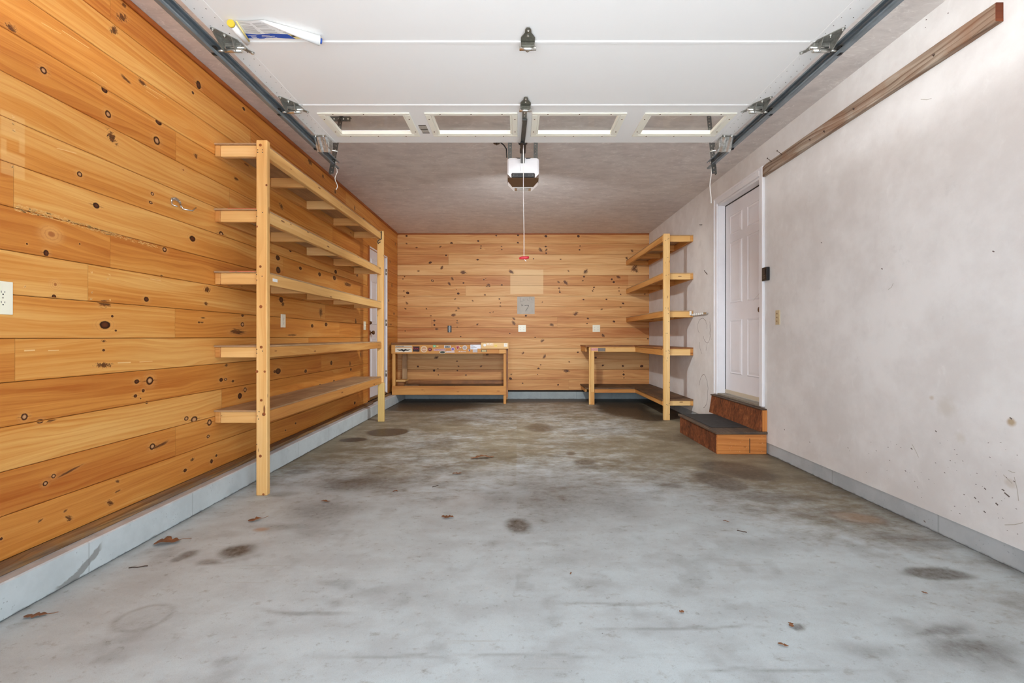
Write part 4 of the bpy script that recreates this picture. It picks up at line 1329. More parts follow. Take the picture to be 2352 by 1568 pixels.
# steel hasp arm reaching from the third shelf along the wall
hp = thing('toggle_strap', 'short bright perforated metal strap sticking out beside the third right shelf', 'strap', (2.28, 5.6, 1.38))
mb = MB()
mb.box(2.272, 2.284, 5.52, 6.005, 1.358, 1.382, bev=.003)
for k in range(6):
    mb.box(2.266, 2.274, 5.62 + k * .06, 5.655 + k * .06, 1.356, 1.384, bev=.003, mat=1)
mb.build('strap', [M_GALV, plain('white_metal', s2l(235, 235, 232), .3)], hp)
mb = MB(); mb.box(2.25, 2.272, 5.985, 6.004, 1.365, 1.42, bev=.002)
mb.build('end_tab', plain('white_metal_tab', s2l(235, 235, 232), .3), hp)

# ------------------------------------------------------------------ left workbench
wb = thing('workbench', 'low wooden workbench with sticker-covered front in the left back corner', 'workbench', (-1.1, 7.7, 0))
BY = 7.40
mb = MB(); mb.box(-2.03, -.165, BY - .01, YB - .002, .9585, .990, bev=.003, axis=0); mb.build('bench_top', M_BENCHTOP, wb)
mb = MB(); mb.box(-2.03, -.175, BY, BY + .02, .813, .958, bev=.002, axis=0); mb.build('apron', M_LUMBER2, wb)
mb = MB(); mb.box(-.64, -.30, BY - .012, BY - .0005, .818, .895, bev=.002, axis=0); mb.build('apron_face', M_LUMBER2, wb)
mb = MB(); mb.box(-.29, -.185, BY - .010, BY - .0005, .818, .895, bev=.002, axis=0); mb.build('apron_face', M_LUMBER2, wb)
mb = MB(); mb.box(-2.02, -1.972, BY + .021, BY + .06, .1705, .957, bev=.003, axis=2); mb.build('leg', M_LUMBER2, wb)
mb = MB(); mb.box(-.222, -.180, BY + .021, BY + .075, 0, .957, bev=.003, axis=2); mb.build('leg', M_LUMBER2, wb)
mb = MB(); mb.box(-.178, -.150, BY + .03, BY + .09, .11, .957, bev=.003, axis=2); mb.build('leg_cleat', M_BENCHTOP, wb)
mb = MB(); mb.box(-1.99, -1.94, YB - .07, YB - .003, .146, .957, bev=.003, axis=2); mb.build('leg', M_LUMBER2, wb)
mb = MB(); mb.box(-.215, -.17, YB - .07, YB - .014, .0, .957, bev=.003, axis=2); mb.build('leg', M_LUMBER2, wb)
mb = MB(); mb.box(-1.98, -1.90, YB - .11, YB - .072, .146, .957, bev=.003, axis=2); mb.build('leg_cleat', M_PLY, wb)
mb = MB(); mb.box(-2.02, -.179, BY + .0, BY + .02, .150, .292, bev=.003, axis=0); mb.build('lower_rail', M_LUMBER2, wb)
mb = MB(); mb.box(-1.90, -.23, YB - .075, YB - .04, .22, .335, bev=.003, axis=0); mb.build('back_rail', M_BENCHTOP, wb)
mb = MB(); mb.box(-1.97, -.225, BY + .0765, YB - .112, .262, .280, bev=.002, axis=0); mb.build('lower_shelf', M_PLYDARK, wb)
# loose board nailed over the right end
SBY = BY - .035
mb = MB(); mb.box(-.582, -.140, SBY, SBY + .018, .893, .992, bev=.002, axis=0)
bd = tag(mb.build('sticker_board', wood('pale_stick_board', s2l(236, 200, 140), s2l(222, 176, 114), s2l(196, 140, 82), varia=.1, knots=.15), wb), 'paler short board with stickers over the right end of the front')

SC = 7.40


def sx(cx): return (890 + cx / 8.11 - CX) * SC / F


def sz(cy): return CAMZ + (CY - (780 + cy / 8.11)) * SC / F


def sticker(x0, y0, x1, y1, col, par=None, y=BY, shape='rect', border=None, rough=.4, nm='sticker'):
    mb = MB()
    X0, X1, Z0, Z1 = sx(x0), sx(x1), sz(y1), sz(y0)
    cx_, cz_ = (X0 + X1) / 2, (Z0 + Z1) / 2
    def shp(sc):
        w, h = (X1 - X0) / 2 * sc, (Z1 - Z0) / 2 * sc
        if shape == 'rect': return [(cx_ - w, cz_ - h), (cx_ + w, cz_ - h), (cx_ + w, cz_ + h), (cx_ - w, cz_ + h)]
        if shape == 'round': return [(cx_ + w * math.cos(t * math.pi / 12), cz_ + h * math.sin(t * math.pi / 12)) for t in range(24)]
        if shape == 'tri': return [(cx_, cz_ - h), (cx_ + w, cz_ + h), (cx_ - w, cz_ + h)]
        if shape == 'dia': return [(cx_ + w * math.cos(t * math.pi / 3) , cz_ + h * math.sin(t * math.pi / 3)) for t in range(6)]
        if shape == 'wing':
            return [(cx_ - w, cz_ + h * .6), (cx_ - w * .5, cz_ + h * .35), (cx_ - w * .2, cz_ + h * .8), (cx_, cz_ + h * .2), (cx_ + w * .2, cz_ + h * .8), (cx_ + w * .5, cz_ + h * .35), (cx_ + w, cz_ + h * .6),
                    (cx_ + w * .6, cz_ - h * .4), (cx_ + w * .25, cz_ - h * .35), (cx_, cz_ - h), (cx_ - w * .25, cz_ - h * .35), (cx_ - w * .6, cz_ - h * .4)]
    mb.prism([(a, y - .0004, b) for a, b in shp(1)], (0, -.0012, 0), mat=0)
    mats = [plain('sticker_print', col, rough)]
    if border:
        mb.prism([(a, y - .0017, b) for a, b in shp(.78)], (0, -.0008, 0), mat=1)
        mats.append(plain('sticker_field', border, rough))
    o = mb.build(nm, mats, par or wb)
    o['_y'] = y - .0026
    return o


def stx(s, body, cx, cy, wpx, size, col, shear=0.0):
    y = s['_y']
    del s['_y']
    return text_part('lettering', body, size, plain('sticker_ink', col, .5), s, (sx(cx), y, sz(cy)), (1, 0, 0), (0, 0, 1), width=wpx / 8.11 * SC / F, shear=shear)


def sdel(s):
    if '_y' in s: del s['_y']
    return s


WH, BKK = s2l(232, 228, 220), s2l(30, 28, 28)
s = sticker(145, 108, 458, 142, s2l(196, 180, 160)); stx(s, 'GEAR', 235, 125, 150, .030, s2l(90, 80, 72))
s = sticker(145, 155, 456, 232, s2l(228, 216, 196)); sdel(s)
sdel(sticker(165, 165, 440, 222, BKK, par=s, y=BY - .0017, shape='wing', nm='wing_emblem'))
s = sticker(473, 125, 598, 220, s2l(44, 22, 24)); stx(s, 'Luc', 535, 160, 95, .045, s2l(190, 40, 62))
s = sticker(620, 118, 740, 236, s2l(228, 206, 172), shape='round', border=s2l(202, 150, 110)); stx(s, 'oio', 680, 178, 60, .030, WH)
s = sticker(748, 142, 835, 218, s2l(110, 26, 32), shape='dia'); stx(s, 'W', 790, 180, 46, .034, s2l(200, 150, 140))
s = sticker(848, 98, 902, 142, s2l(120, 176, 128)); stx(s, 'o', 875, 120, 20, .030, s2l(230, 240, 220))
sdel(sticker(905, 104, 955, 136, s2l(222, 206, 130), shape='wing'))
s = sticker(860, 168, 1080, 208, s2l(206, 160, 150)); stx(s, 'ARMADA', 970, 188, 205, .030, s2l(86, 50, 110), .3)
s = sticker(1055, 106, 1176, 150, s2l(216, 216, 214), border=s2l(26, 28, 40)); stx(s, 'YETI', 1115, 128, 84, .024, WH)
s = sticker(965, 206, 1088, 256, s2l(214, 208, 180), shape='round', border=s2l(52, 56, 44)); sdel(s)
s = sticker(1090, 208, 1250, 240, s2l(206, 180, 170)); stx(s, 'Jeromes', 1170, 224, 140, .022, WH, .3)
s = sticker(1182, 142, 1252, 206, s2l(216, 206, 220), shape='round', border=s2l(120, 92, 160)); sdel(s)
s = sticker(1268, 112, 1350, 196, s2l(226, 196, 190), shape='tri', border=s2l(160, 26, 40)); sdel(s)
sdel(sticker(1345, 136, 1378, 158, WH, shape='wing'))
s = sticker(1398, 104, 1482, 190, s2l(206, 200, 196), shape='round', border=s2l(176, 160, 150)); stx(s, 'ars', 1440, 146, 56, .024, s2l(90, 88, 110))
s = sticker(1312, 206, 1468, 232, s2l(184, 130, 84)); stx(s, 'Adams', 1390, 219, 150, .026, WH, .3)
s = sticker(1502, 170, 1545, 226, s2l(206, 196, 200), shape='wing'); sdel(s)
sdel(sticker(1514, 176, 1536, 220, s2l(70, 72, 120), par=s, y=BY - .0017, shape='dia', nm='figure'))
s = sticker(1545, 90, 1740, 178, s2l(228, 226, 232))
yy_ = s['_y']; sdel(s)
for i in range(4):
    mbx = MB(); mbx.box(sx(1556), sx(1600 + 30 * (i % 3)), yy_, yy_ + .0006, sz(108 + i * 18), sz(103 + i * 18)); mbx.build('print_line', M_INK2, s)
s = sticker(1588, 180, 1705, 236, s2l(186, 178, 176)); sdel(s)
s = sticker(1748, 186, 1850, 226, s2l(74, 70, 36), y=BY - .012, border=s2l(186, 166, 110)); sdel(s)
s = sticker(1788, 72, 1840, 124, WH, par=bd, y=SBY, shape='round'); sdel(s)
s = sticker(1846, 60, 1975, 108, s2l(232, 196, 150), par=bd, y=SBY); stx(s, 'KC', 1905, 84, 100, .042, WH)
s = sticker(1985, 86, 2050, 140, s2l(232, 200, 90), par=bd, y=SBY, shape='dia'); stx(s, 'UP', 2018, 112, 34, .016, s2l(170, 140, 60))
s = sticker(2170, 66, 2234, 130, s2l(232, 222, 206), par=bd, y=SBY); stx(s, '+', 2208, 92, 16, .04, s2l(110, 110, 110))
# scrap blocks on the bench's lower shelf
BLX = lambda px, Y: (px - CX) * Y / F
sb = thing('wood_offcut', 'flat pale offcut board lying across the scrap block under the left workbench', 'offcut', (-1.95, 7.5, .365))
mb = MB(); mb.box(-2.01, -1.83, BY + .10, BY + .35, .352, .375, bev=.002, axis=0); mb.build('board', M_LUMBER, sb)
sb = thing('wood_offcut', 'thick dark scrap wood block on the lower shelf of the left workbench', 'offcut', (-1.93, 7.6, .281))
mb = MB(); mb.box(-1.965, -1.86, BY + .13, BY + .33, .2805, .3515, bev=.004, axis=1); mb.build('block', M_BENCHTOP, sb)
sb = thing('wood_offcut', 'thin dark offcut lying flat beside the scrap block under the workbench', 'offcut', (-1.7, 7.5, .281))
mb = MB(); mb.box(-1.85, -1.62, BY + .12, BY + .17, .2805, .300, bev=.003, axis=0, rot=Matrix.Rotation(.12, 3, 'Z')); mb.build('board', M_PLYDARK, sb)

# ------------------------------------------------------------------ steps at the right door
st = thing('door_step', 'reddish brown wooden box step below the white right-hand door', 'step', (2.08, 4.72, 0))
mb = MB(); mb.box(1.845, 1.870, 4.262, 5.21, 0, .1845, bev=.002, axis=1); mb.build('side_board', M_STEPRED, st)
mb = MB(); mb.box(1.845, 2.300, 4.236, 4.261, 0, .1845, bev=.002, axis=0)
fe = tag(mb.build('end_board', M_STEPEND, st), 'orange pine end board facing the garage mouth')
mb = MB(); mb.box(1.846, 2.300, 5.185, 5.21, 0, .1845, bev=.002, axis=0); mb.build('end_board', M_STEPRED, st)
mb = MB(); mb.box(1.826, 2.302, 4.218, 5.225, .185, .209, bev=.005, axis=1); mb.build('tread', M_TREAD, st)
xc = BLX(1722, 4.236)
mb = MB()
mb.box(xc - .003, xc + .003, 4.2345, 4.2359, .012, .145)
mb.build('crack', M_INK, fe)
mb = MB()
rf = random.Random(4)
for _ in range(26):
    x_, z_ = rf.uniform(1.95, 2.29), rf.uniform(.01, .17)
    w_, h_ = rf.uniform(.002, .007), rf.uniform(.001, .003)
    mb.poly([(x_, 4.2352, z_), (x_ + w_, 4.2352, z_ + h_ * .4), (x_ + w_ * .8, 4.2352, z_ + h_), (x_, 4.2352, z_ + h_)])
fl = mb.build('paint_flecks', plain('pale_flecks', s2l(236, 206, 168), .6), fe)
fl['kind'] = 'stuff'
ru = thing('sill_riser', 'upper reddish wooden riser box directly under the right door sill', 'step', (2.28, 4.8, .21))
mb = MB(); mb.prism([(2.232, 4.245, .2095), (XR - .001, 4.245, .2095), (XR - .001, 4.245, .405), (2.262, 4.245, .405)], (0, 1.10, 0)); mb.build('riser_board', M_STEPRED, ru)
mb = MB(); mb.box(2.262, XR - .001, 4.2449, 4.2449 - .016, .2095, .405, bev=.002, axis=2); tag(mb.build('end_cap', M_STEPEND, ru), 'lighter orange near end')
mb = MB(); mb.box(2.250, XR - .001, 4.232, 5.352, .4055, .4175, bev=.003, axis=1); mb.build('cap_board', M_TREAD, ru)
mt = thing('rubber_mat', 'flat black rubber mat lying on the tread of the brown door step', 'mat', (2.06, 4.8, .2095))
mb = MB(); mb.box(1.868, 2.225, 4.42, 5.19, .2095, .2145, bev=.002); mb.build('mat', M_RUBBER, mt)

# ------------------------------------------------------------------ timber on the right wall
tb = thing('wall_timber', 'weathered brown timber beam studded with nails high on the right wall', 'timber', (XR, 3.2, 2.6))
mb = MB()
Y0, Y1 = 2.175, 4.263
n = 26
rings = []
for i in range(n + 1):
    t = i / n
    Y = Y0 + (Y1 - Y0) * t
    zt = 2.667 - .009 * t + (mnoise.noise((Y * 3, 0, 1)) * .004)
    zb_ = 2.573 - .006 * t + (mnoise.noise((Y * 3, 5, 1)) * .004)
    xo = XR - .039 + mnoise.noise((Y * 4, 2, 1)) * .003
    if i == n: xo += .012
    ch = .004
    prof = [(XR - .0005, zb_), (xo + ch, zb_), (xo, zb_ + ch), (xo, zt - ch), (xo + ch, zt), (XR - .0005, zt)]
    rings.append([mb.bm.verts.new((a, Y, b)) for a, b in prof])
fs = []
for i in range(n):
    for k in range(6):
        fs.append(mb.bm.faces.new([rings[i][k], rings[i][(k + 1) % 6], rings[i + 1][(k + 1) % 6], rings[i + 1][k]]))
cap0 = mb.bm.faces.new(list(reversed(rings[0]))); cap1 = mb.bm.faces.new(rings[-1])
bmesh.ops.recalc_face_normals(mb.bm, faces=mb.bm.faces)
mb._uv(fs + [cap0, cap1], 1, .4)
cap0.material_index = 1
mb.build('beam', [M_OLD, M_OLDEND], tb)
for (x0, y0, x1, y1, out) in [(1763, 361, 1783, 372, .16), (1786, 344, 1806, 355, .16), (1858, 325, 1872, 323, .03), (1890, 306, 1905, 304, .03), (1962, 248, 1974, 253, .03), (2143, 129, 2160, 130, .03)]:
    a, z = pR(x1, y1)
    hd = Vector((XR - .039 - out * .28, a - .01, z + (.028 if out > .1 else .004)))
    mb = MB(); mb.cyl((XR - .036, a, z), hd, .0022, seg=8)
    dv = (hd - Vector((XR - .036, a, z))).normalized()
    mb.cyl(hd, hd + dv * .003, .006, seg=10)
    mb.build('nail', M_RUST, tb)

# ------------------------------------------------------------------ wall fittings
def plate(name, label, cat, mapf, a0, a1, z0, z1, mat, feats, th=.006, group=None, c=None):
    am, zm = (a0 + a1) / 2, (z0 + z1) / 2
    t = thing(name, label, cat, mapf(am, zm, 0), group)
    mb = MB()
    ps = [mapf(a0, z0, .0005), mapf(a1, z1, th)]
    mb.box(min(ps[0].x, ps[1].x), max(ps[0].x, ps[1].x), min(ps[0].y, ps[1].y), max(ps[0].y, ps[1].y), min(ps[0].z, ps[1].z), max(ps[0].z, ps[1].z), bev=.0025, seg=2)
    mb.build('cover_plate', mat, t)
    for f in feats:
        kind, da, dz = f
        if kind == 'outlet':
            mb = MB()
            pts = []
            for i in range(24):
                tt = 2 * math.pi * i / 24
                aa, zz = .0165 * math.cos(tt), max(-.0135, min(.0135, .0175 * math.sin(tt)))
                pts.append(mapf(am + da + aa, zm + dz + zz, th - .0005))
            nrm = mapf(0, 0, 1) - mapf(0, 0, 0)
            mb.prism(pts, nrm * .0018)
            rc = mb.build('receptacle', mat, t)
            mb = MB()
            for q, hh in ((-.0065, .008), (.0065, .0065)):
                a_, b_ = mapf(am + da + q - .001, zm + dz - hh / 2 + .003, th + .0012), mapf(am + da + q + .001, zm + dz + hh / 2 + .003, th + .0017)
                mb.box(a_.x, b_.x, a_.y, b_.y, a_.z, b_.z)
            pc = mapf(am + da, zm + dz - .007, th + .0012)
            mb.cyl(pc, pc + nrm * .0005, .0028, seg=10)
            mb.build('slots', M_INK, rc)
        elif kind == 'toggle':
            mb = MB()
            a_, b_ = mapf(am + da - .005, zm + dz - .012, th - .001), mapf(am + da + .005, zm + dz + .012, th + .001)
            mb.box(a_.x, b_.x, a_.y, b_.y, a_.z, b_.z, bev=.001)
            a_, b_ = mapf(am + da - .004, zm + dz - .002, th), mapf(am + da + .004, zm + dz + .009, th + .013)
            mb.box(a_.x, b_.x, a_.y, b_.y, a_.z, b_.z, bev=.002)
            mb.build('toggle', mat, t)
        elif kind == 'screw':
            mb = MB()
            pc = mapf(am + da, zm + dz, th - .0004)
            mb.cyl(pc, pc + (mapf(0, 0, 1) - mapf(0, 0, 0)) * .0012, .003, seg=10)
            mb.build('screw', M_ZINC, t)
    return t


a0, zt = pL(0, 648); a1, z_ = pL(27, 723)
plate('electrical_outlet', 'large ivory duplex outlet cut by the left edge of the photo', 'outlet', mapL, 1.822, 1.899, 1.172, 1.307, M_IVORY, [('outlet', 0, .021), ('outlet', 0, -.021), ('screw', 0, 0)])
plate('electrical_outlet', 'slim ivory duplex outlet on the pine wall seen behind the left rack', 'outlet', mapL, 4.055, 4.135, 1.166, 1.284, M_IVORY, [('outlet', 0, .021), ('outlet', 0, -.021), ('screw', 0, 0)])
plate('light_switch', 'small ivory switch plate on the left wall right beside the far white door', 'light switch', mapL, 6.245, 6.33, 1.178, 1.295, M_IVORY, [('toggle', 0, 0), ('screw', 0, .03), ('screw', 0, -.03)])
plate('electrical_outlet', 'square ivory double outlet on the back wall below the gray numbered square', 'outlet', mapB, .018, .152, 1.171, 1.293, M_IVORY, [('outlet', -.03, .021), ('outlet', -.03, -.021), ('outlet', .03, .021), ('outlet', .03, -.021)])
plate('electrical_outlet', 'square ivory double outlet on the back wall above the right corner bench', 'outlet', mapB, 1.315, 1.445, 1.171, 1.293, M_IVORY, [('outlet', -.03, .021), ('outlet', -.03, -.021), ('outlet', .03, .021), ('outlet', .03, -.021)])
t = plate('light_switch', 'narrow beige interchangeable switch plate on the right wall by the white door', 'light switch', mapR, 4.020, 4.085, 1.190, 1.318, M_BEIGE, [], th=.008)
for dz in (.033, 0, -.033):
    mb = MB(); mb.box(XR - .011, XR - .0075, 4.040, 4.065, 1.254 + dz - .010, 1.254 + dz + .010, bev=.002)
    rk = mb.build('rocker', M_BEIGE, t)
    mb = MB(); mb.box(XR - .0125, XR - .0108, 4.046, 4.059, 1.254 + dz - .003, 1.254 + dz + .004)
    mb.build('rocker_mark', M_BRASS, rk)
# open black outlet on the back wall
t = thing('electrical_outlet', 'bare black outlet without a cover plate on the back wall above the workbench', 'outlet', (-1.18, YB, 1.22))
mb = MB(); mb.box(-1.216, -1.147, YB - .004, YB - .0005, 1.163, 1.280, bev=.001); mb.build('box_opening', M_BLACK, t)
mb = MB(); mb.box(-1.197, -1.166, YB - .010, YB - .0042, 1.178, 1.265, bev=.003); mb.box(-1.192, -1.171, YB - .007, YB - .0042, 1.165, 1.278)
r_ = mb.build('receptacle', plain('grey_receptacle', s2l(170, 170, 168), .4), t)
mb = MB()
for zz in (1.243, 1.200): 
    mb.box(-1.188, -1.186, YB - .0108, YB - .0101, zz - .004, zz + .004); mb.box(-1.178, -1.176, YB - .0108, YB - .0101, zz - .004, zz + .004)
mb.build('slots', M_INK, r_)
# grey square with a hand written 7
t = thing('wall_sign', 'square gray card with a handwritten 7 on the back pine wall', 'sign', (.15, YB, 1.63))
mb = MB(); mb.box(.000, .304, YB - .006, YB - .0005, 1.483, 1.787, bev=.001); sg = mb.build('card', plain('grey_card', s2l(188, 180, 168), .7, var=.1, scale=12), t)
mb = MB()
mS = lambda a, z, d: Vector((a, YB - .0062 - d, z))
def sgn(pts, w): stroke(mb, mS, [((1180 + p[0] / 15.68 - CX) * YB / F, CAMZ + (CY - 670 - p[1] / 15.68) * YB / F) for p in pts], w, 0, .0002)
sgn([(390, 500), (450, 488), (540, 490), (520, 540), (480, 610), (425, 700)], .006)
sgn([(285, 445), (290, 515)], .005); sgn([(285, 500), (330, 490)], .004); sgn([(318, 465), (330, 500)], .004)
mb.build('lettering', M_INK, sg)
mb = MB()
for p in ([(250, 210), (250, 370)], [(250, 340), (320, 345)], [(385, 290), (385, 330)], [(440, 190), (450, 200)], [(480, 260), (500, 310), (540, 300)], [(560, 215), (600, 215)], [(578, 215), (582, 350)], [(340, 250), (345, 340)], [(640, 230), (645, 300)]):
    sgn(p, .004)
mb.build('lettering', M_INK2, sg)
# wall button
t = thing('wall_control', 'black garage door wall button mounted on the casing right of the white door', 'wall control', (XR, 4.23, 1.66))
mb = MB(); mb.box(XR - .032, XR - .0005, 4.185, 4.268, 1.598, 1.722, bev=.006, seg=2); wc = mb.build('housing', M_BLACK, t)
mb = MB(); mb.box(XR - .036, XR - .0322, 4.205, 4.250, 1.655, 1.705, bev=.002); mb.build('push_bar', plain('dark_button', s2l(46, 46, 48), .3), wc)
mb = MB(); mb.box(XR - .034, XR - .0322, 4.215, 4.235, 1.640, 1.646); mb.box(XR - .034, XR - .0322, 4.208, 4.245, 1.622, 1.627); mb.build('button_marks', M_INK2, wc)
# metal double hook on the left wall
t = thing('utility_hook', 'bent galvanised double hook screwed to the left pine wall before the rack', 'hook', mapL(2.83, 1.9, 0))
def LH(x, y, d): 
    a, z = pL(x, y); return mapL(a, z, d)
mb = MB(); mb.tube([LH(393, 462, .003), LH(393.5, 470, .004), LH(396, 474, .03)], .004, 8); mb.tube([LH(393, 455, .003), LH(393, 464, .003)], .005, 8); mb.build('arm', M_ZINC, t)
mb = MB(); mb.prism([LH(392, 454, .001), LH(402, 453, .001), (LH(409, 458, .001)), LH(415, 466, .001), LH(413, 469, .001), LH(406, 462, .001), LH(400, 459, .001), LH(395, 461, .001)], (.004, 0, 0)); mb.build('base_plate', M_GALV, t)
mb = MB(); mb.tube([LH(403, 475, .035), LH(412, 469, .006), LH(413, 480, .02), LH(420, 484, .06), LH(430, 477, .055)], .0045, 8); mb.build('arm', M_ZINC, t)
mb = MB(); p = LH(398, 456, .005); mb.cyl(p, p + Vector((.003, 0, 0)), .005, seg=8); p = LH(411, 463, .005); mb.cyl(p, p + Vector((.003, 0, 0)), .005, seg=8); mb.build('screws', M_ZINC, t)
# nails left in the far right wall
for (x0, y0, x1, y1, lb) in [(1607, 516, 1616, 516, 'thin nail stuck level in the right wall near the ceiling'), (1618, 621, 1628, 630, 'slanted nail stuck in the right wall left of the white door')]:
    a, z = pR((x0 + x1) / 2, (y0 + y1) / 2)
    t = MB(); a0, z0 = pR(x0, y0); a1, z1 = pR(x1, y1)
    t.cyl((XR - .004, a0, z0), (XR - .020, a1, z1), .003, seg=8)
    t.cyl((XR - .004, a0, z0), (XR + .002, a0, z0), .003, seg=8)
    o = t.build('wall_nail', M_RUST, None, (XR - .01, a, z)); tag(o, lb, 'nail')

# ------------------------------------------------------------------ overhead garage door
GX0, GX1 = -1.315, 1.405
GXC = .045
gd = thing('garage_door', 'open white sectional garage door lying overhead with four small windows', 'garage door', (GXC, 2.0, ZD))
M_GD = NT('embossed_white_door_skin')
_p = M_GD.pos()
M_GD.bump(M_GD.noise(_p, 160.0, 3, .6), .12, .001)
M_GD = M_GD.fin(s2l(238, 236, 232), .45)
secs = [(.97, 1.508), (1.510, 2.040), (2.042, 2.598), (2.600, 3.112)]
WIN = [(-1.143, -.668), (-.512, -.032), (.122, .612), (.785, 1.258)]
WY0, WY1 = 2.715, 2.985
T = .045
for i, (ya, yb) in enumerate(secs):
    T = .028 if i == 3 else .045
    mb = MB()
    if i < 3:
        mb.box(GX0, GX1, ya + .0015, yb - .0015, ZD, ZD + T)
    else:
        mb.box(GX0, GX1, ya + .0015, WY0, ZD, ZD + T)
        mb.box(GX0, GX1, WY1, yb, ZD, ZD + T)
        xs_ = [GX0] + [v for w in WIN for v in w] + [GX1]
        for k in range(0, len(xs_), 2): mb.box(xs_[k], xs_[k + 1], WY0 + .00001, WY1 - .00001, ZD, ZD + T)
    # tongue lip that faces the doorway
    if i > 0: mb.box(GX0 + .10, GX1 - .10, ya + .002, ya + .014, ZD - .0045, ZD - .00005)
    # end stiles
    for (xa, xb) in ((GX0, GX0 + .088), (GX1 - .088, GX1)):
        mb.box(xa, xb, ya + .003, yb - .003, ZD - .0016, ZD - .00005)
    pn = mb.build('door_section', M_GD, gd)
    mb = MB()
    rr = random.Random(i)
    for (xa, xb) in ((GX0 + .02, GX0 + .07), (GX1 - .07, GX1 - .02)):
        for k in range(10):
            yy = ya + .03 + k * .05
            for xx in (xa, xb):
                mb.cyl((xx + rr.uniform(-.003, .003), yy, ZD - .0017), (xx, yy, ZD - .0023), .0022, seg=6)
    mb.build('stile_dimples', M_INK2, pn)
for k, (xa, xb) in enumerate(WIN):
    mb = MB()
    bw = .034
    for (a0, a1, b0, b1) in ((xa - bw, xb + bw, WY0 - bw * .6, WY0), (xa - bw, xb + bw, WY1, WY1 + bw * .7), (xa - bw, xa, WY0, WY1), (xb, xb + bw, WY0, WY1)):
        mb.box(a0, a1, b0, b1, ZD - .006, ZD - .0001, bev=.0015)
    for (a0, a1, b0, b1) in ((xa + .0005, xb - .0005, WY0 + .0005, WY0 + .012), (xa + .0005, xb - .0005, WY1 - .014, WY1 - .0005), (xa + .0005, xa + .012, WY0 + .012, WY1 - .014), (xb - .012, xb - .0005, WY0 + .012, WY1 - .014)):
        mb.box(a0, a1, b0, b1, ZD - .004, ZD + .016, bev=.0015)
    wf = mb.build('window_frame', M_CREAM, gd)
    mg = NT('clear_window_glass')
    mg.b.inputs['Transmission Weight'].default_value = 1.0
    mg.b.inputs['IOR'].default_value = 1.1
    mb = MB(); mb.box(xa + .001, xb - .001, WY0 + .001, WY1 - .001, ZD + .0165, ZD + .0200)
    mb.build('pane', mg.fin((.92, .92, .90), .02), wf)
    mb = MB()
    for t_ in (.12, .5, .88):
        for yy in (WY0 - .010, WY1 + .012):
            mb.cyl((xa + (xb - xa) * t_, yy, ZD - .006), (xa + (xb - xa) * t_, yy, ZD - .0075), .004, seg=8)
    for yy in (WY0 + .05, WY1 - .05):
        for xx in (xa - .018, xb + .018): mb.cyl((xx, yy, ZD - .006), (xx, yy, ZD - .0075), .004, seg=8)
    mb.build('frame_screws', M_BRASS, wf)
# warning label bars
lx0, _ = pD(962, 296); 
mb = MB()
for (x0, x1, y) in ((961, 978, 288), (966, 983, 297.5), (971, 987, 305.5)):
    (a0, yy), (a1, _) = pD(x0, y), pD(x1, y)
    mb.box(a0, a1, yy - .006, yy + .004, ZD - .0007, ZD - .0001)
lab = mb.build('label_bars', plain('label_bar', s2l(70, 60, 50), .6), gd)
mb = MB()
for (x0, x1, y, h) in ((963, 981, 293, .05), (969, 985, 301.5, .035)):
    (a0, yy), (a1, _) = pD(x0, y), pD(x1, y)
    mb.box(a0, a1, yy - h / 2, yy + h / 2, ZD - .0004, ZD - .00005)
mb.build('label', plain('grey_label', s2l(178, 170, 158), .6, var=.2, scale=150), gd)

def bolt(mb, x, y, z, r=.0065, h=.005):
    mb.cyl((x, y, z), (x, y, z - h), r, seg=6, smooth=False)
    mb.cyl((x, y, z - h), (x, y, z - h - .003), r * .45, seg=8)


def centre_hinge(yc, s=1.0):
    mb = MB()
    x = GXC + .002
    z = ZD - .0048
    up = [(-.031, 0), (-.031, -.030), (-.014, -.062), (-.012, -.085), (-.006, -.094), (.006, -.094), (.012, -.085), (.014, -.062), (.031, -.030), (.031, 0)]
    mb.prism([(x + a * s, yc + b * s, z) for a, b in up], (0, 0, -.003))
    dn = [(-.022, .020), (-.014, .055), (-.006, .068), (.006, .068), (.014, .055), (.022, .020)]
    mb.prism([(x + a * s, yc + b * s, z) for a, b in dn], (0, 0, -.003))
    mb.box(x - .030 * s, x + .030 * s, yc - .006, yc + .020, z - .022, z - .003, bev=.003)
    h = mb.build('centre_hinge', M_HINGE2, gd)
    mb = MB()
    mb.cyl((x - .037 * s, yc + .012, z - .024), (x + .037 * s, yc + .012, z - .024), .0085, seg=14)
    mb.build('hinge_pin', M_ZINC, h)
    mb = MB()
    for b in (-.082, -.050, .036, .058): bolt(mb, x, yc + b * s, z - .003)
    mb.build('bolts', M_ZINC, h)


centre_hinge(2.041, 1.0)
centre_hinge(2.599, .95)

TXL, TXR = -1.366, 1.454


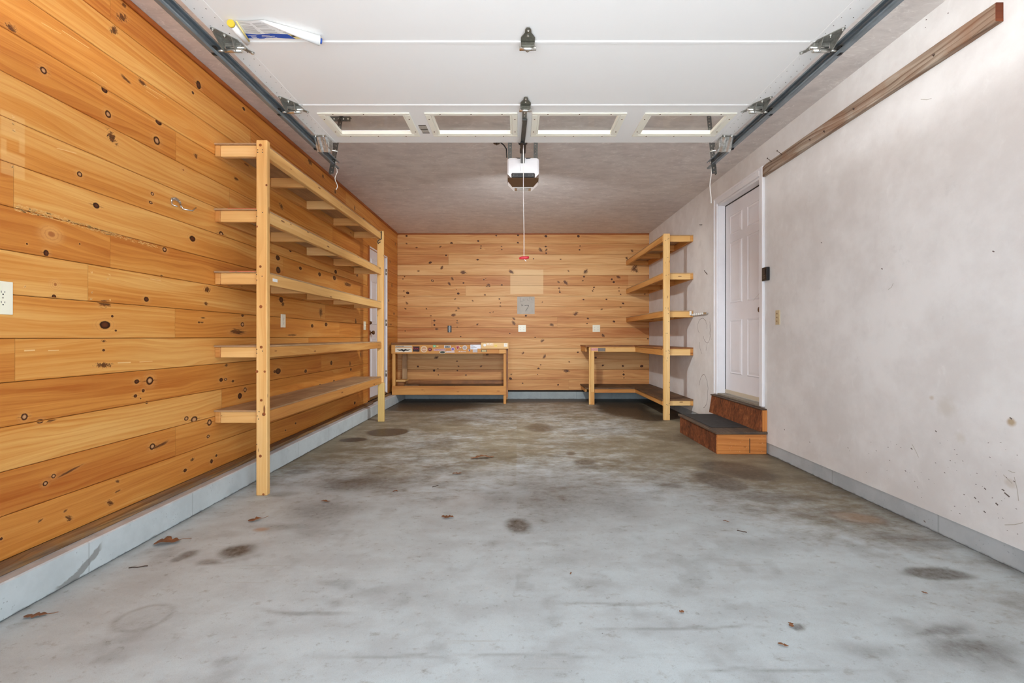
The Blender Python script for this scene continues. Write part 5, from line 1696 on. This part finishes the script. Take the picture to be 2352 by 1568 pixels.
def end_hinge(side, yc):
    s = 1 if side == 'L' else -1
    xe = GX0 if side == 'L' else GX1
    z = ZD - .0018
    P = lambda a, b, c=0: Vector((xe + s * a, yc + b, z - c))
    mb = MB()
    # tall triangular leaf bolted to the nearer section
    mb.prism([P(.006, -.085), P(.016, -.095), P(.028, -.085), P(.078, -.010), P(.078, .004), P(.010, .004)], (0, 0, -.003))
    mb.prism([P(.008, -.080, .003), P(.010, .004, .003), P(.010, .004, .045), P(.009, -.010, .045)], (s * .003, 0, 0))
    mb.prism([P(.062, -.030, .003), P(.062, .004, .003), P(.062, .004, .045), P(.062, -.006, .045)], (s * .003, 0, 0))
    # tapering leaf on the farther section
    mb.prism([P(.025, .022), P(.080, .022), P(.085, .060), P(.100, .082), P(.094, .092), P(.082, .088), P(.055, .050), P(.025, .034)], (0, 0, -.003))
    mb.box(*sorted((P(.012, 0).x, P(.085, 0).x)), yc + .003, yc + .024, z - .020, z - .003, bev=.003)
    h = mb.build('roller_hinge', M_HINGE, gd)
    mb = MB()
    mb.cyl(P(.010, .008, .038), P(.088, .008, .038), .009, seg=14)
    mb.cyl(P(.012, .016, .020), P(.095, .016, .020), .007, seg=12)
    mb.build('hinge_tube', M_ZINC, h)
    mb = MB()
    for (a, b) in ((.017, -.083), (.040, -.040), (.092, .080), (.070, .045)): bolt(mb, P(a, b).x, yc + b, z - .003)
    mb.build('bolts', M_ZINC, h)
    xw = (TXL + .014) if side == 'L' else (TXR - .014)
    mb = MB()
    zr = z - .038
    mb.cyl((xw - s * .006, yc + .008, zr), (xw + s * .008, yc + .008, zr), .020, seg=20)
    mb.build('roller', M_BLACK, h)
    mb = MB(); mb.cyl((xw + s * .008, yc + .008, zr), P(.010, .008, .038), .005, seg=10); mb.build('roller_stem', M_ZINC, h)


for yc in (2.041, 2.599):
    end_hinge('L', yc)
    end_hinge('R', yc)
end_hinge('L', 1.509)
end_hinge('R', 1.509)


def top_bracket(side):
    s = 1 if side == 'L' else -1
    xe = GX0 if side == 'L' else GX1
    mb = MB()
    x0, x1 = sorted((xe - s * .018, xe + s * .070))
    # sloped corrugated plate
    ya, za, yb, zb2 = 3.005, ZD - .004, 3.065, ZD - .082
    cr = [(x0 + (x1 - x0) * k / 8) for k in range(9)]
    off = [0, 0, .008, .008, 0, 0, .008, .008, 0]
    A = [mb.bm.verts.new((c, ya - o, za - o * .7)) for c, o in zip(cr, off)]
    B = [mb.bm.verts.new((c, yb - o, zb2 - o * .7)) for c, o in zip(cr, off)]
    A2 = [mb.bm.verts.new((c, ya - o + .003, za - o * .7 + .002)) for c, o in zip(cr, off)]
    B2 = [mb.bm.verts.new((c, yb - o + .003, zb2 - o * .7 + .002)) for c, o in zip(cr, off)]
    for k in range(8):
        mb.bm.faces.new([A[k], A[k + 1], B[k + 1], B[k]]); mb.bm.faces.new([A2[k + 1], A2[k], B2[k], B2[k + 1]])
        mb.bm.faces.new([B[k], B[k + 1], B2[k + 1], B2[k]]); mb.bm.faces.new([A[k + 1], A[k], A2[k], A2[k + 1]])
    mb.box(x0, x1, 2.985, 3.008, ZD - .0075, ZD - .002, bev=.001)
    mb.box(*sorted((xe + s * .071, xe + s * .078)), 3.02, 3.085, ZD - .070, ZD - .010, bev=.002)
    bmesh.ops.recalc_face_normals(mb.bm, faces=mb.bm.faces)
    h = mb.build('top_bracket', M_GALV, gd)
    mb = MB()
    for q in (.2, .75): bolt(mb, x0 + (x1 - x0) * q, 2.996, ZD - .0075, .006)
    mb.build('bolts', M_ZINC, h)
    xw = (TXL + .014) if side == 'L' else (TXR - .014)
    zr = ZD - .045
    mb = MB(); mb.cyl((xw - s * .006, 3.075, zr), (xw + s * .008, 3.075, zr), .020, seg=20); mb.build('roller', M_BLACK, h)
    mb = MB(); mb.cyl((xw + s * .008, 3.075, zr), (xe + s * .115, 3.075, zr - .03), .0045, seg=10); mb.build('roller_stem', M_ZINC, h)


top_bracket('L')
top_bracket('R')
# operator bracket and drawbar arm on the top section
mb = MB()
mb.box(GXC - .016, GXC + .012, 2.625, 2.79, ZD - .012, ZD - .0045, bev=.002)
ob = mb.build('operator_bracket', M_HINGE, gd)
mb = MB()
for yy in (2.64, 2.665, 2.70, 2.75): bolt(mb, GXC - .002, yy, ZD - .012, .006)
mb.build('bolts', M_ZINC, ob)
mb = MB()
mb.box(GXC - .018, GXC + .010, 2.74, 3.09, ZD - .024, ZD - .013, bev=.002, rot=Matrix.Rotation(.03, 3, 'Z'))
mb.build('door_arm', M_DGREY, gd)
mb = MB(); mb.box(GXC - .024, GXC - .004, 3.03, 3.13, ZD - .036, ZD - .0245, bev=.003); mb.cyl((GXC - .035, 3.06, ZD - .031), (GXC + .012, 3.06, ZD - .031), .006, seg=10); mb.build('arm_joint', M_BLACK, gd)

# ------------------------------------------------------------------ tracks
def track(side):
    s = 1 if side == 'L' else -1          # +1: channel opens towards +x
    X = TXL if side == 'L' else TXR
    lab = 'gray steel door track hanging beside the left pine wall' if side == 'L' else 'gray steel door track hanging beside the right plaster wall'
    t = thing('door_track', lab, 'door track', (X, 3.4, 2.37))
    prof = [(.026, 2.392 + .005), (.026, 2.397), (.030, 2.388), (.030, 2.3945), (.022, 2.3965), (.004, 2.3955), (0, 2.390), (0, 2.348), (.004, 2.342), (.024, 2.342), (.030, 2.350)]
    prof = [(.031, 2.386), (.030, 2.394), (.022, 2.397), (.004, 2.396), (0, 2.390), (0, 2.348), (.004, 2.342), (.024, 2.341), (.030, 2.345), (.030, 2.352)]
    zc = 2.369
    # path: horizontal run then quarter bend down to the floor
    path = [(3.45, 0.0, 0)] + [(1.05, 0.0, 0)]
    rad = .36
    pts = [(3.45, zc, 0.0), (1.03, zc, 0.0)]
    for i in range(1, 11):
        a = math.pi / 2 * i / 10
        pts.append((1.03 - rad * math.sin(a), zc - rad * (1 - math.cos(a)), a))
    pts.append((1.03 - rad, .06, math.pi / 2))
    mb = MB()
    rings = []
    for (Y, Z, a) in pts:
        ring = []
        for (dx, z) in prof:
            d = z - zc
            ring.append(mb.bm.verts.new((X + s * dx, Y - d * math.sin(a), Z + d * math.cos(a))))
        ring2 = []
        for (dx, z) in reversed(prof):
            d = z - zc
            k = .0022
            cx_, cz_ = .015, 0
            ring2.append(mb.bm.verts.new((X + s * (dx + (cx_ - dx) * .12), Y - d * .92 * math.sin(a), Z + d * .92 * math.cos(a))))
        rings.append(ring + ring2)
    n = len(rings[0])
    for i in range(len(rings) - 1):
        for k in range(n):
            f = mb.bm.faces.new([rings[i][k], rings[i][(k + 1) % n], rings[i + 1][(k + 1) % n], rings[i + 1][k]])
    mb.bm.faces.new(rings[0]); mb.bm.faces.new(list(reversed(rings[-1])))
    bmesh.ops.recalc_face_normals(mb.bm, faces=mb.bm.faces)
    mb.build('rail', M_TRACK, t)
    # perforated angle hanger to the ceiling
    ya = 3.375
    xa = X - s * .004
    mb = MB()
    zt, zb_ = ZC - .001, 2.250
    # face with holes: built as slats between holes
    x0, x1 = sorted((xa - s * .001, xa + s * .034))
    hz = .038
    k = 0
    z = zb_
    xm = (x0 + x1) / 2
    while z < zt - .002:
        z2 = min(z + hz, zt)
        zm = (z + z2) / 2
        hw = .006
        mb.box(x0, x1, ya, ya + .003, z, zm - hw)
        mb.box(x0, xm - hw, ya, ya + .003, zm - hw, zm + hw)
        mb.box(xm + hw, x1, ya, ya + .003, zm - hw, zm + hw)
        mb.box(x0, x1, ya, ya + .003, zm + hw, z2)
        z = z2
    mb.box(xa - s * .001 if s < 0 else xa - .001, xa + .002, ya + .003, ya + .034, zb_, zt)
    # gusset wing near the top of the visible part
    mb.prism([Vector((xa, ya - .001, 2.52)), Vector((xa, ya - .001, 2.62)), Vector((xa - s * .03, ya - .001, 2.62)), Vector((xa - s * .03, ya - .001, 2.56))], (0, .002, 0))
    for v in mb.bm.verts:
        k_ = v.co.z - 2.37
        v.co.y += k_ * .736
        v.co.x += k_ * (-.168 if s > 0 else .245)
    mb.build('hanger_angle', M_DGREY, t)
    mb = MB()
    mb.cyl((X - s * .004, ya + .012, zc - .0), (X + s * .034, ya + .012, zc), .006, seg=10)
    mb.cyl((X + s * .006, ya + .03, 2.338), (X + s * .006, ya + .03, 2.330), .010, seg=6, smooth=False)
    mb.cyl((X + s * .010, 3.44, 2.365), (X - s * .02, 3.44, 2.365), .005, seg=8)
    mb.build('bolt', M_ZINC, t)
    # loose cord tail
    mb = MB()
    p0 = Vector((X + s * .014, ya + .03, 2.345))
    L_ = .17 if side == 'L' else .27
    xo = .02 if side == 'L' else -.012
    ptl = [p0 + Vector((xo * q * (1 - q) * 2 + (.004 if side == 'R' else .012) * math.sin(q * 9), .01 * q, -L_ * q)) for q in [i / 8 for i in range(9)]]
    mb.tube(ptl, .003, 6)
    mb.build('cord_tail', M_CORD, t)
    return t


track('L')
track('R')
# cross angle on the ceiling seen through the left window
tt = thing('ceiling_angle', 'perforated steel angle strip fixed to the ceiling, seen through the leftmost door window', 'bracket', (-1.45, 3.77, ZC))
mb = MB()
mb.box(-1.56, -1.37, 3.775, 3.80, ZC - .004, ZC - .0005)
mb.box(-1.56, -1.37, 3.768, 3.7745, ZC - .036, ZC - .0005)
for k in range(5): mb.cyl((-1.54 + k * .038, 3.7675, ZC - .018), (-1.54 + k * .038, 3.7670, ZC - .018), .006, seg=10, mat=1)
mb.build('strip', [M_DGREY, M_CREAM], tt)

# ------------------------------------------------------------------ opener
op = thing('garage_door_opener', 'white and brown ceiling-hung garage door opener with a long gray drive rail', 'garage door opener', (.052, 4.18, 2.64))
OX0, OX1 = -.087, .190
mb = MB()
def ply(yl, z): return z
body = [(OX0 + .012, 3.998), (OX1 - .012, 3.998), (OX1, 4.012), (OX1, 4.13), (OX1 - .045, 4.25), (OX0 + .045, 4.25), (OX0, 4.13), (OX0, 4.012)]
n = len(body)
levels = [(2.503, 0.0), (2.515, 0.0), (2.62, 0.0), (2.636, .010), (2.642, .03)]
rg = []
cx_, cy_ = .0515, 4.12
for z, ins in levels:
    rg.append([mb.bm.verts.new((x + (cx_ - x) * ins * 3, y + (cy_ - y) * ins * 3, z)) for x, y in body])
for i in range(len(rg) - 1):
    for k in range(n): mb.bm.faces.new([rg[i][k], rg[i][(k + 1) % n], rg[i + 1][(k + 1) % n], rg[i + 1][k]])
mb.bm.faces.new(list(reversed(rg[0]))); mb.bm.faces.new(rg[-1])
bmesh.ops.recalc_face_normals(mb.bm, faces=mb.bm.faces)
hs = mb.build('housing', M_WHITE, op)
mb = MB()
mb.prism([(OX0 + .003, 4.001, 2.466), (OX1 - .003, 4.001, 2.466), (OX1 - .001, 4.13, 2.466), (OX1 - .040, 4.245, 2.466), (OX0 + .040, 4.245, 2.466), (OX0 + .001, 4.13, 2.466)], (0, 0, .0365))
# the side wings of the brown band rise behind the white front
mb.build('base_band', M_BROWNPL, op)
mb = MB()
mb.prism([(OX0 + .002, 3.9975, 2.5028), (OX0 + .002, 3.9975, 2.500), (-.052, 3.9975, 2.4665), (-.052, 3.9975, 2.5028)], (0, .02, 0))
mb.prism([(OX1 - .002, 3.9975, 2.5028), (OX1 - .002, 3.9975, 2.500), (.155, 3.9975, 2.4665), (.155, 3.9975, 2.5028)], (0, .02, 0))
mb.build('front_cheeks', M_WHITE, op)
mb = MB(); mb.box(-.048, .151, 3.992, 4.000, 2.468, 2.507, bev=.003)
cp = mb.build('control_panel', M_BLACK, op)
mb = MB()
for x in (-.03, .0, .05, .10, .135): mb.cyl((x, 3.9925, 2.487), (x, 3.9905, 2.487), .004, seg=10)
mb.build('buttons', M_DGREY, cp)
mb = MB()
mb.prism([(OX0 + .006, 4.10, 2.4655), (OX0 + .042, 4.247, 2.4655), (OX1 - .042, 4.247, 2.4655), (OX1 - .006, 4.10, 2.4655), (OX1 - .004, 4.20, 2.4655), (OX1 - .055, 4.365, 2.4655), (OX0 + .055, 4.365, 2.4655), (OX0 + .004, 4.20, 2.4655)], (0, 0, .12))
ln = mb.build('light_lens', M_LENS, op)
mb = MB(); mb.box(OX0 + .062, OX1 - .062, 4.262, 4.345, 2.461, 2.4652, bev=.002); mb.build('lens_frame', M_GALV, ln)
mb = MB(); mb.box(OX0 + .085, OX1 - .085, 4.275, 4.332, 2.458, 2.4608, bev=.001); mb.build('lens_strip', M_PAPER, ln)
mb = MB()
mb.prism([(-.015, 3.9965, 2.6405), (.030, 3.9965, 2.6405), (.026, 3.9965, 2.632), (.0, 3.9965, 2.634)], (0, .002, 0))
mb.prism([(.070, 3.9965, 2.6405), (.125, 3.9965, 2.6405), (.110, 3.9965, 2.633), (.080, 3.9965, 2.631)], (0, .002, 0))
mb.build('vent_slots', M_BLACK, hs)
for (xa, xb) in ((-.082, -.049), (.148, .184)):
    mb = MB()
    z = 2.630
    ya = 4.16
    xm = (xa + xb) / 2
    while z < ZC - .002:
        z2 = min(z + .026, ZC - .001)
        zm = (z + z2) / 2
        mb.box(xa, xb, ya, ya + .003, z, zm - .0045)
        mb.box(xa, xm - .0045, ya, ya + .003, zm - .0045, zm + .0045); mb.box(xm + .0045, xb, ya, ya + .003, zm - .0045, zm + .0045)
        mb.box(xa, xb, ya, ya + .003, zm + .0045, z2)
        z = z2
    mb.box(xb if xa > 0 else xa - .002, (xb + .002) if xa > 0 else xa, ya, ya + .03, 2.630, ZC - .001)
    mb.build('hanging_strap', M_DGREY, op)
mb = MB()
mb.box(.030, .064, .62, 4.03, 2.592, 2.632, bev=.003)
mb.build('drive_rail', M_DGREY, op)
mb = MB()
mb.box(.012, .078, 3.42, 3.53, 2.555, 2.592, bev=.006); mb.box(.020, .070, 3.53, 3.72, 2.565, 2.592, bev=.004)
mb.box(.006, .030, 3.48, 3.52, 2.560, 2.59, bev=.004); mb.box(.066, .088, 3.42, 3.47, 2.560, 2.59, bev=.004)
mb.build('trolley', M_BLACK, op)
mb = MB(); mb.tube([(.026, 3.13, 2.372), (.03, 3.25, 2.42), (.040, 3.46, 2.556)], .009, 8); mb.build('curved_arm', M_DGREY, op)
# release cord and handle
mb = MB()
ctop = Vector((.045, 3.48, 2.556))
Yc = 3.48
bx = (1203.5 - CX) * Yc / F
bz = CAMZ + (CY - 592) * Yc / F
cp_ = [ctop + (Vector((bx, Yc, bz)) - ctop) * (i / 10) + Vector((.001 * math.sin(i), 0, 0)) for i in range(11)]
mb.tube(cp_, .0028, 6)
mb.tube([Vector((bx, Yc, bz - .006)), Vector((bx + .010, Yc - .002, bz - .020)), Vector((bx + .018, Yc, bz - .026))], .003, 6)
cord = mb.build('release_cord', M_CORD, op)
mb = MB()
mb.tube([Vector((bx - .036, Yc, bz - .005)), Vector((bx - .02, Yc, bz - .001)), Vector((bx, Yc, bz)), Vector((bx + .02, Yc, bz + .001)), Vector((bx + .038, Yc, bz + .004))], [.007, .011, .012, .011, .008], 12)
mb.build('release_handle', M_RED, cord)
# loose antenna loop
mb = MB(); mb.tube([Vector((.040, 3.985, 2.635)), Vector((.030, 3.985, 2.625)), Vector((.024, 3.986, 2.57)), Vector((.030, 3.986, 2.52))], .0018, 6); mb.build('antenna_wire', M_PAPER, op)
# black power cord from the ceiling
pc = thing('power_cord', 'short black power cord curving from the ceiling down to the opener', 'cord', (-.15, 4.2, ZC))
mb = MB()
mb.tube([P3(1140, 322, 4.22), P3(1146, 326, 4.22), P3(1151, 328, 4.22), P3(1158, 334, 4.2), P3(1163, 342, 4.2), P3(1163.5, 352, 4.19), P3(1164, 362, 4.19)], .0055, 8)
mb.build('cable', M_BLACK, pc)
mb = MB(); mb.cyl((-.19, 4.22, ZC - .0005), (-.19, 4.22, ZC - .03), .03, seg=14); mb.box(-.197, -.183, 4.20, 4.24, ZC - .04, ZC - .029, bev=.002); mb.build('plug', M_BLACK, pc)

# ------------------------------------------------------------------ curled instruction poster taped to the door
po = thing('curled_poster', 'torn curling blue and white instruction sheet stuck to the white overhead door', 'poster', (-1.0, 1.95, ZD))
ZP = ZD - .004
def PD(px, py, dz=0): 
    x, y = pD(px, py); return Vector((x, y, ZD - dz))
mb = MB()
# sheet: top edge (near camera) to bottom edge, slight sag
nx_, ny_ = 16, 8
top = [(541, 42.5), (560, 43), (580, 41), (601, 40), (612, 47)]
bot = [(568, 86), (600, 85.5), (635, 82.5), (680, 86), (712, 86)]
def lerp(pts, t):
    k = min(int(t * (len(pts) - 1)), len(pts) - 2); f = t * (len(pts) - 1) - k
    return (pts[k][0] * (1 - f) + pts[k + 1][0] * f, pts[k][1] * (1 - f) + pts[k + 1][1] * f)
g = []
for j in range(ny_ + 1):
    row = []
    for i in range(nx_ + 1):
        a, b = lerp(top, i / nx_), lerp(bot, i / nx_)
        t = j / ny_
        dz = .003 + .010 * math.sin(math.pi * i / nx_) * (1 - .5 * t)
        row.append(mb.bm.verts.new(PD(a[0] * (1 - t) + b[0] * t, a[1] * (1 - t) + b[1] * t, dz)))
    g.append(row)
for j in range(ny_):
    for i in range(nx_):
        f = mb.bm.faces.new([g[j][i], g[j][i + 1], g[j + 1][i + 1], g[j + 1][i]])
        f.smooth = True
        f.material_index = 0 if j < 6 else (1 if i < 12 else 2)
        if j >= 6 and i >= 14: f.material_index = 1
sheet = mb.build('sheet', [M_PAPER, M_BLUE, M_PALEYEL], po)
def sheetpt(u, v, lift=.0015):
    a, b = lerp(top, u), lerp(bot, u)
    dz = .003 + .010 * math.sin(math.pi * u) * (1 - .5 * v) + lift
    return PD(a[0] * (1 - v) + b[0] * v, a[1] * (1 - v) + b[1] * v, dz)
mb = MB()
for cidx, (u0, u1) in enumerate(((.06, .36), (.42, .68), (.74, .95))):
    for k in range(11):
        v = .10 + k * .058
        if (k * 7 + cidx) % 11 == 3: continue
        e = R_.uniform(-.04, 0)
        mb.poly([sheetpt(u0, v), sheetpt(u1 + e, v), sheetpt(u1 + e, v + .022), sheetpt(u0, v + .022)])
mb.build('print_lines', plain('grey_text', s2l(176, 170, 166), .7), sheet)
mb = MB()
for (u0, u1, v) in ((.05, .22, .80), (.10, .20, .86), (.10, .20, .91), (.12, .22, .95), (.32, .46, .80), (.30, .52, .86), (.36, .46, .90), (.32, .52, .95)):
    mb.poly([sheetpt(u0, v, .002), sheetpt(u1, v, .002), sheetpt(u1, v + .022, .002), sheetpt(u0, v + .022, .002)])
mb.build('print_lines', M_PAPER, sheet)
mb = MB()
mb.poly([sheetpt(.775, .80, .002), sheetpt(.92, .80, .002), sheetpt(.92, .87, .002), sheetpt(.775, .87, .002)])
mb.build('logo_bar', M_INK, sheet)
mb = MB()
a, b = PD(531, 47, .014), PD(568, 91, .014)
mb.cyl(a, b, .013, .012, seg=16)
mb.build('rolled_edge', M_PAPER, po)
mb = MB()
d_ = (b - a).normalized()
mb.cyl(a - d_ * .006, a + d_ * .004, .015, seg=16)
mb.build('end_cap', M_YELLOW, po)
mb = MB()
a2, b2 = PD(543, 44, .010), PD(572, 88, .012)
mb.cyl(a2, b2, .0035, .004, seg=10)
mb.build('yellow_edge', M_PALEYEL, po)
mb = MB()
a, b = PD(606, 44, .010), PD(735, 83, .020)
mb.cyl(a, b, .006, .021, seg=18)
mb.build('curled_flap', M_PAPER, po)
mb = MB(); d_ = (b - a).normalized(); mb.cyl(b + d_ * .0005, b + d_ * .008, .011, seg=16); mb.build('flap_tip', M_BLUE, po)

# ------------------------------------------------------------------ leaves and litter
def oak_leaf(name, label, px, py, size, ang, lobes=4, curl=.25, seed=0, stem=True, narrow=.42, fold=.0):
    rr = random.Random(seed)
    x, y = pF(px, py)
    L = size
    mb = MB()
    pts_up = []
    n = lobes * 4
    for i in range(n + 1):
        t = i / n
        env = math.sin(math.pi * min(1, t * .92 + .06)) ** .8
        w = narrow * L * .5 * env * (1.0 if i % 4 in (1, 2) else (.42 if i % 4 == 0 else .8)) * rr.uniform(.85, 1.15)
        pts_up.append((t * L, w))
    mid, lft, rgt = [], [], []
    def place(u, v):
        z = .006 + curl * (abs(v) ** 1.2) * 1.4 + curl * .25 * L * math.sin(math.pi * u / L * 1.3 + seed) ** 2
        c, s = math.cos(ang), math.sin(ang)
        return Vector((x + (u - L / 2) * c - v * s, y + (u - L / 2) * s + v * c, max(.0015, z)))
    rows = []
    for (u, w) in pts_up:
        rows.append([mb.bm.verts.new(place(u, q * w)) for q in (-1, -.5, 0, .5, 1)])
    for i in range(len(rows) - 1):
        for k in range(4):
            f = mb.bm.faces.new([rows[i][k], rows[i][k + 1], rows[i + 1][k + 1], rows[i + 1][k]])
            f.smooth = True
    t = thing(name, label, 'leaf', (x, y, 0))
    bl = mb.build('blade', M_LEAF, t)
    sol = bl.modifiers.new('thickness', 'SOLIDIFY')
    sol.thickness = .0006
    if stem:
        mb = MB()
        mb.tube([place(L, 0), place(L * 1.12, .01 * L), place(L * 1.3, -.02 * L) - Vector((0, 0, .0)), place(L * 1.45, .02 * L)], .0012, 6)
        mb.build('stem', M_LEAF, t)
    return t


oak_leaf('oak_leaf', 'largest curled rust-brown oak leaf near the left kerb', 383, 1248, .115, .35, 3, .35, 3, narrow=.75)
oak_leaf('oak_leaf', 'small brown two-lobed leaf with a long stem in front of the left post', 586, 1196, .075, .7, 2, .3, 5, narrow=.6)
oak_leaf('oak_leaf', 'flat brown pointed leaf lowest left by the kerb foot', 82, 1416, .075, .25, 3, .1, 8, narrow=.45)
oak_leaf('oak_leaf', 'long crumpled brown leaf in the middle of the floor', 1108, 1052, .215, .25, 5, .25, 9, stem=False, narrow=.3)
oak_leaf('oak_leaf', 'small brown leaf on the floor just nearer than the long crumpled one', 1050, 1089, .075, .3, 3, .25, 10, stem=False, narrow=.5)
oak_leaf('oak_leaf', 'broken thin brown leaf at the centre of the floor', 1028, 1190, .075, -.1, 4, .3, 14, stem=False, narrow=.55)
oak_leaf('leaf_fragment', 'tiny folded brown leaf scrap left of the floor centre', 908, 1130, .040, .2, 2, .4, 15, stem=False, narrow=.6)
oak_leaf('leaf_fragment', 'thin twisted brown leaf right of the left post foot', 748, 1153, .070, -.2, 3, .25, 16, stem=False, narrow=.35)
oak_leaf('leaf_fragment', 'small orange-brown leaf scrap on the right half of the near floor', 1566, 1408, .020, .2, 2, .3, 17, stem=False, narrow=.9)
oak_leaf('leaf_fragment', 'dark crumpled leaf scrap near the bottom right of the floor', 1817, 1438, .030, 1.2, 2, .35, 18, stem=False, narrow=.7)
oak_leaf('leaf_fragment', 'pointed tan leaf scrap nearest the bottom edge of the floor', 1799, 1484, .034, -.5, 2, .2, 19, stem=False, narrow=.4)
oak_leaf('leaf_fragment', 'small tan leaf scrap on the floor below the dark smear at right', 2124, 1364, .022, -.7, 2, .2, 20, stem=False, narrow=.5)
oak_leaf('leaf_fragment', 'thin brown leaf scrap standing alone right of the floor centre', 1311, 1319, .022, 1.2, 2, .3, 21, stem=False, narrow=.35)
oak_leaf('leaf_fragment', 'small brown leaf scrap on the floor below the door step', 1668, 1199, .036, -.5, 2, .3, 22, stem=False, narrow=.35)
for (px, py, L, an, lb) in [(317, 1303, .075, .25, 'thin dark twig lying on the floor near the left kerb'), (1704, 1221, .05, -.6, 'short crooked twig on the floor in front of the step'), (1000, 1117, .05, .8, 'tiny slanted twig on the floor near the small centre leaf')]:
    x, y = pF(px, py)
    mb = MB()
    pts = [Vector((x + (q - .5) * L * math.cos(an), y + (q - .5) * L * math.sin(an) + .003 * math.sin(q * 9), .003)) for q in [i / 6 for i in range(7)]]
    mb.tube(pts, .0022, 6)
    tag(mb.build('twig', M_RUST, None, (x, y, 0)), lb, 'twig')

# ------------------------------------------------------------------ added fill bulbs unseen above the raised door, and the opener's own lamp
M_BULB = NT('fill_bulb_glow')
M_BULB.b.inputs['Emission Color'].default_value = (1, .96, .9, 1)
M_BULB.b.inputs['Emission Strength'].default_value = 6.0
M_BULB = M_BULB.fin((.9, .9, .88), .4)
for (lx, ly, lb) in ((-.45, 1.05, 'added fill bulb on a short cord, unseen above the raised door, nearer the doorway'), (.55, 1.95, 'added fill bulb on a short cord, unseen above the raised door, nearer the opener')):
    t = thing('fill_bulb', lb, 'lamp', (lx, ly, ZC))
    mb = MB(); mb.cyl((lx, ly, ZC - .0005), (lx, ly, ZC - .02), .045, .04, seg=18); mb.cyl((lx, ly, ZC - .02), (lx, ly, 2.72), .004, seg=8); mb.build('cord', M_BLACK, t)
    mb = MB(); mb.cyl((lx, ly, 2.72), (lx, ly, 2.665), .016, .019, seg=14); mb.build('socket', M_WHITE, t)
    mb = MB(); mb.lathe((lx, ly, 2.665), (0, 0, -1), [(0, .013), (.02, .016), (.045, .030), (.065, .030), (.085, .016), (.092, .0)], seg=16)
    mb.build('bulb', M_BULB, t)
    pt = bpy.data.lights.new('fill_bulb_light', 'POINT')
    pt.energy = FILL
    pt.color = (.90, .96, 1.0)
    pt.shadow_soft_size = .10
    po_ = bpy.data.objects.new('fill_bulb_light', pt)
    po_.location = (0, 0, 2.60 - ZC)
    COL.objects.link(po_)
    po_.parent = t
ol = bpy.data.lights.new('opener_light', 'AREA')
ol.shape = 'RECTANGLE'
ol.size, ol.size_y = .16, .08
ol.energy = OPEN
ol.color = (.90, .96, 1.0)
olo = bpy.data.objects.new('opener_light', ol)
olo.location = Vector((.0515, 4.375, 2.475)) - Vector(op.location)
olo.rotation_euler = (math.radians(46), 0, 0)
ol.spread = math.radians(150)
COL.objects.link(olo)
olo.parent = op
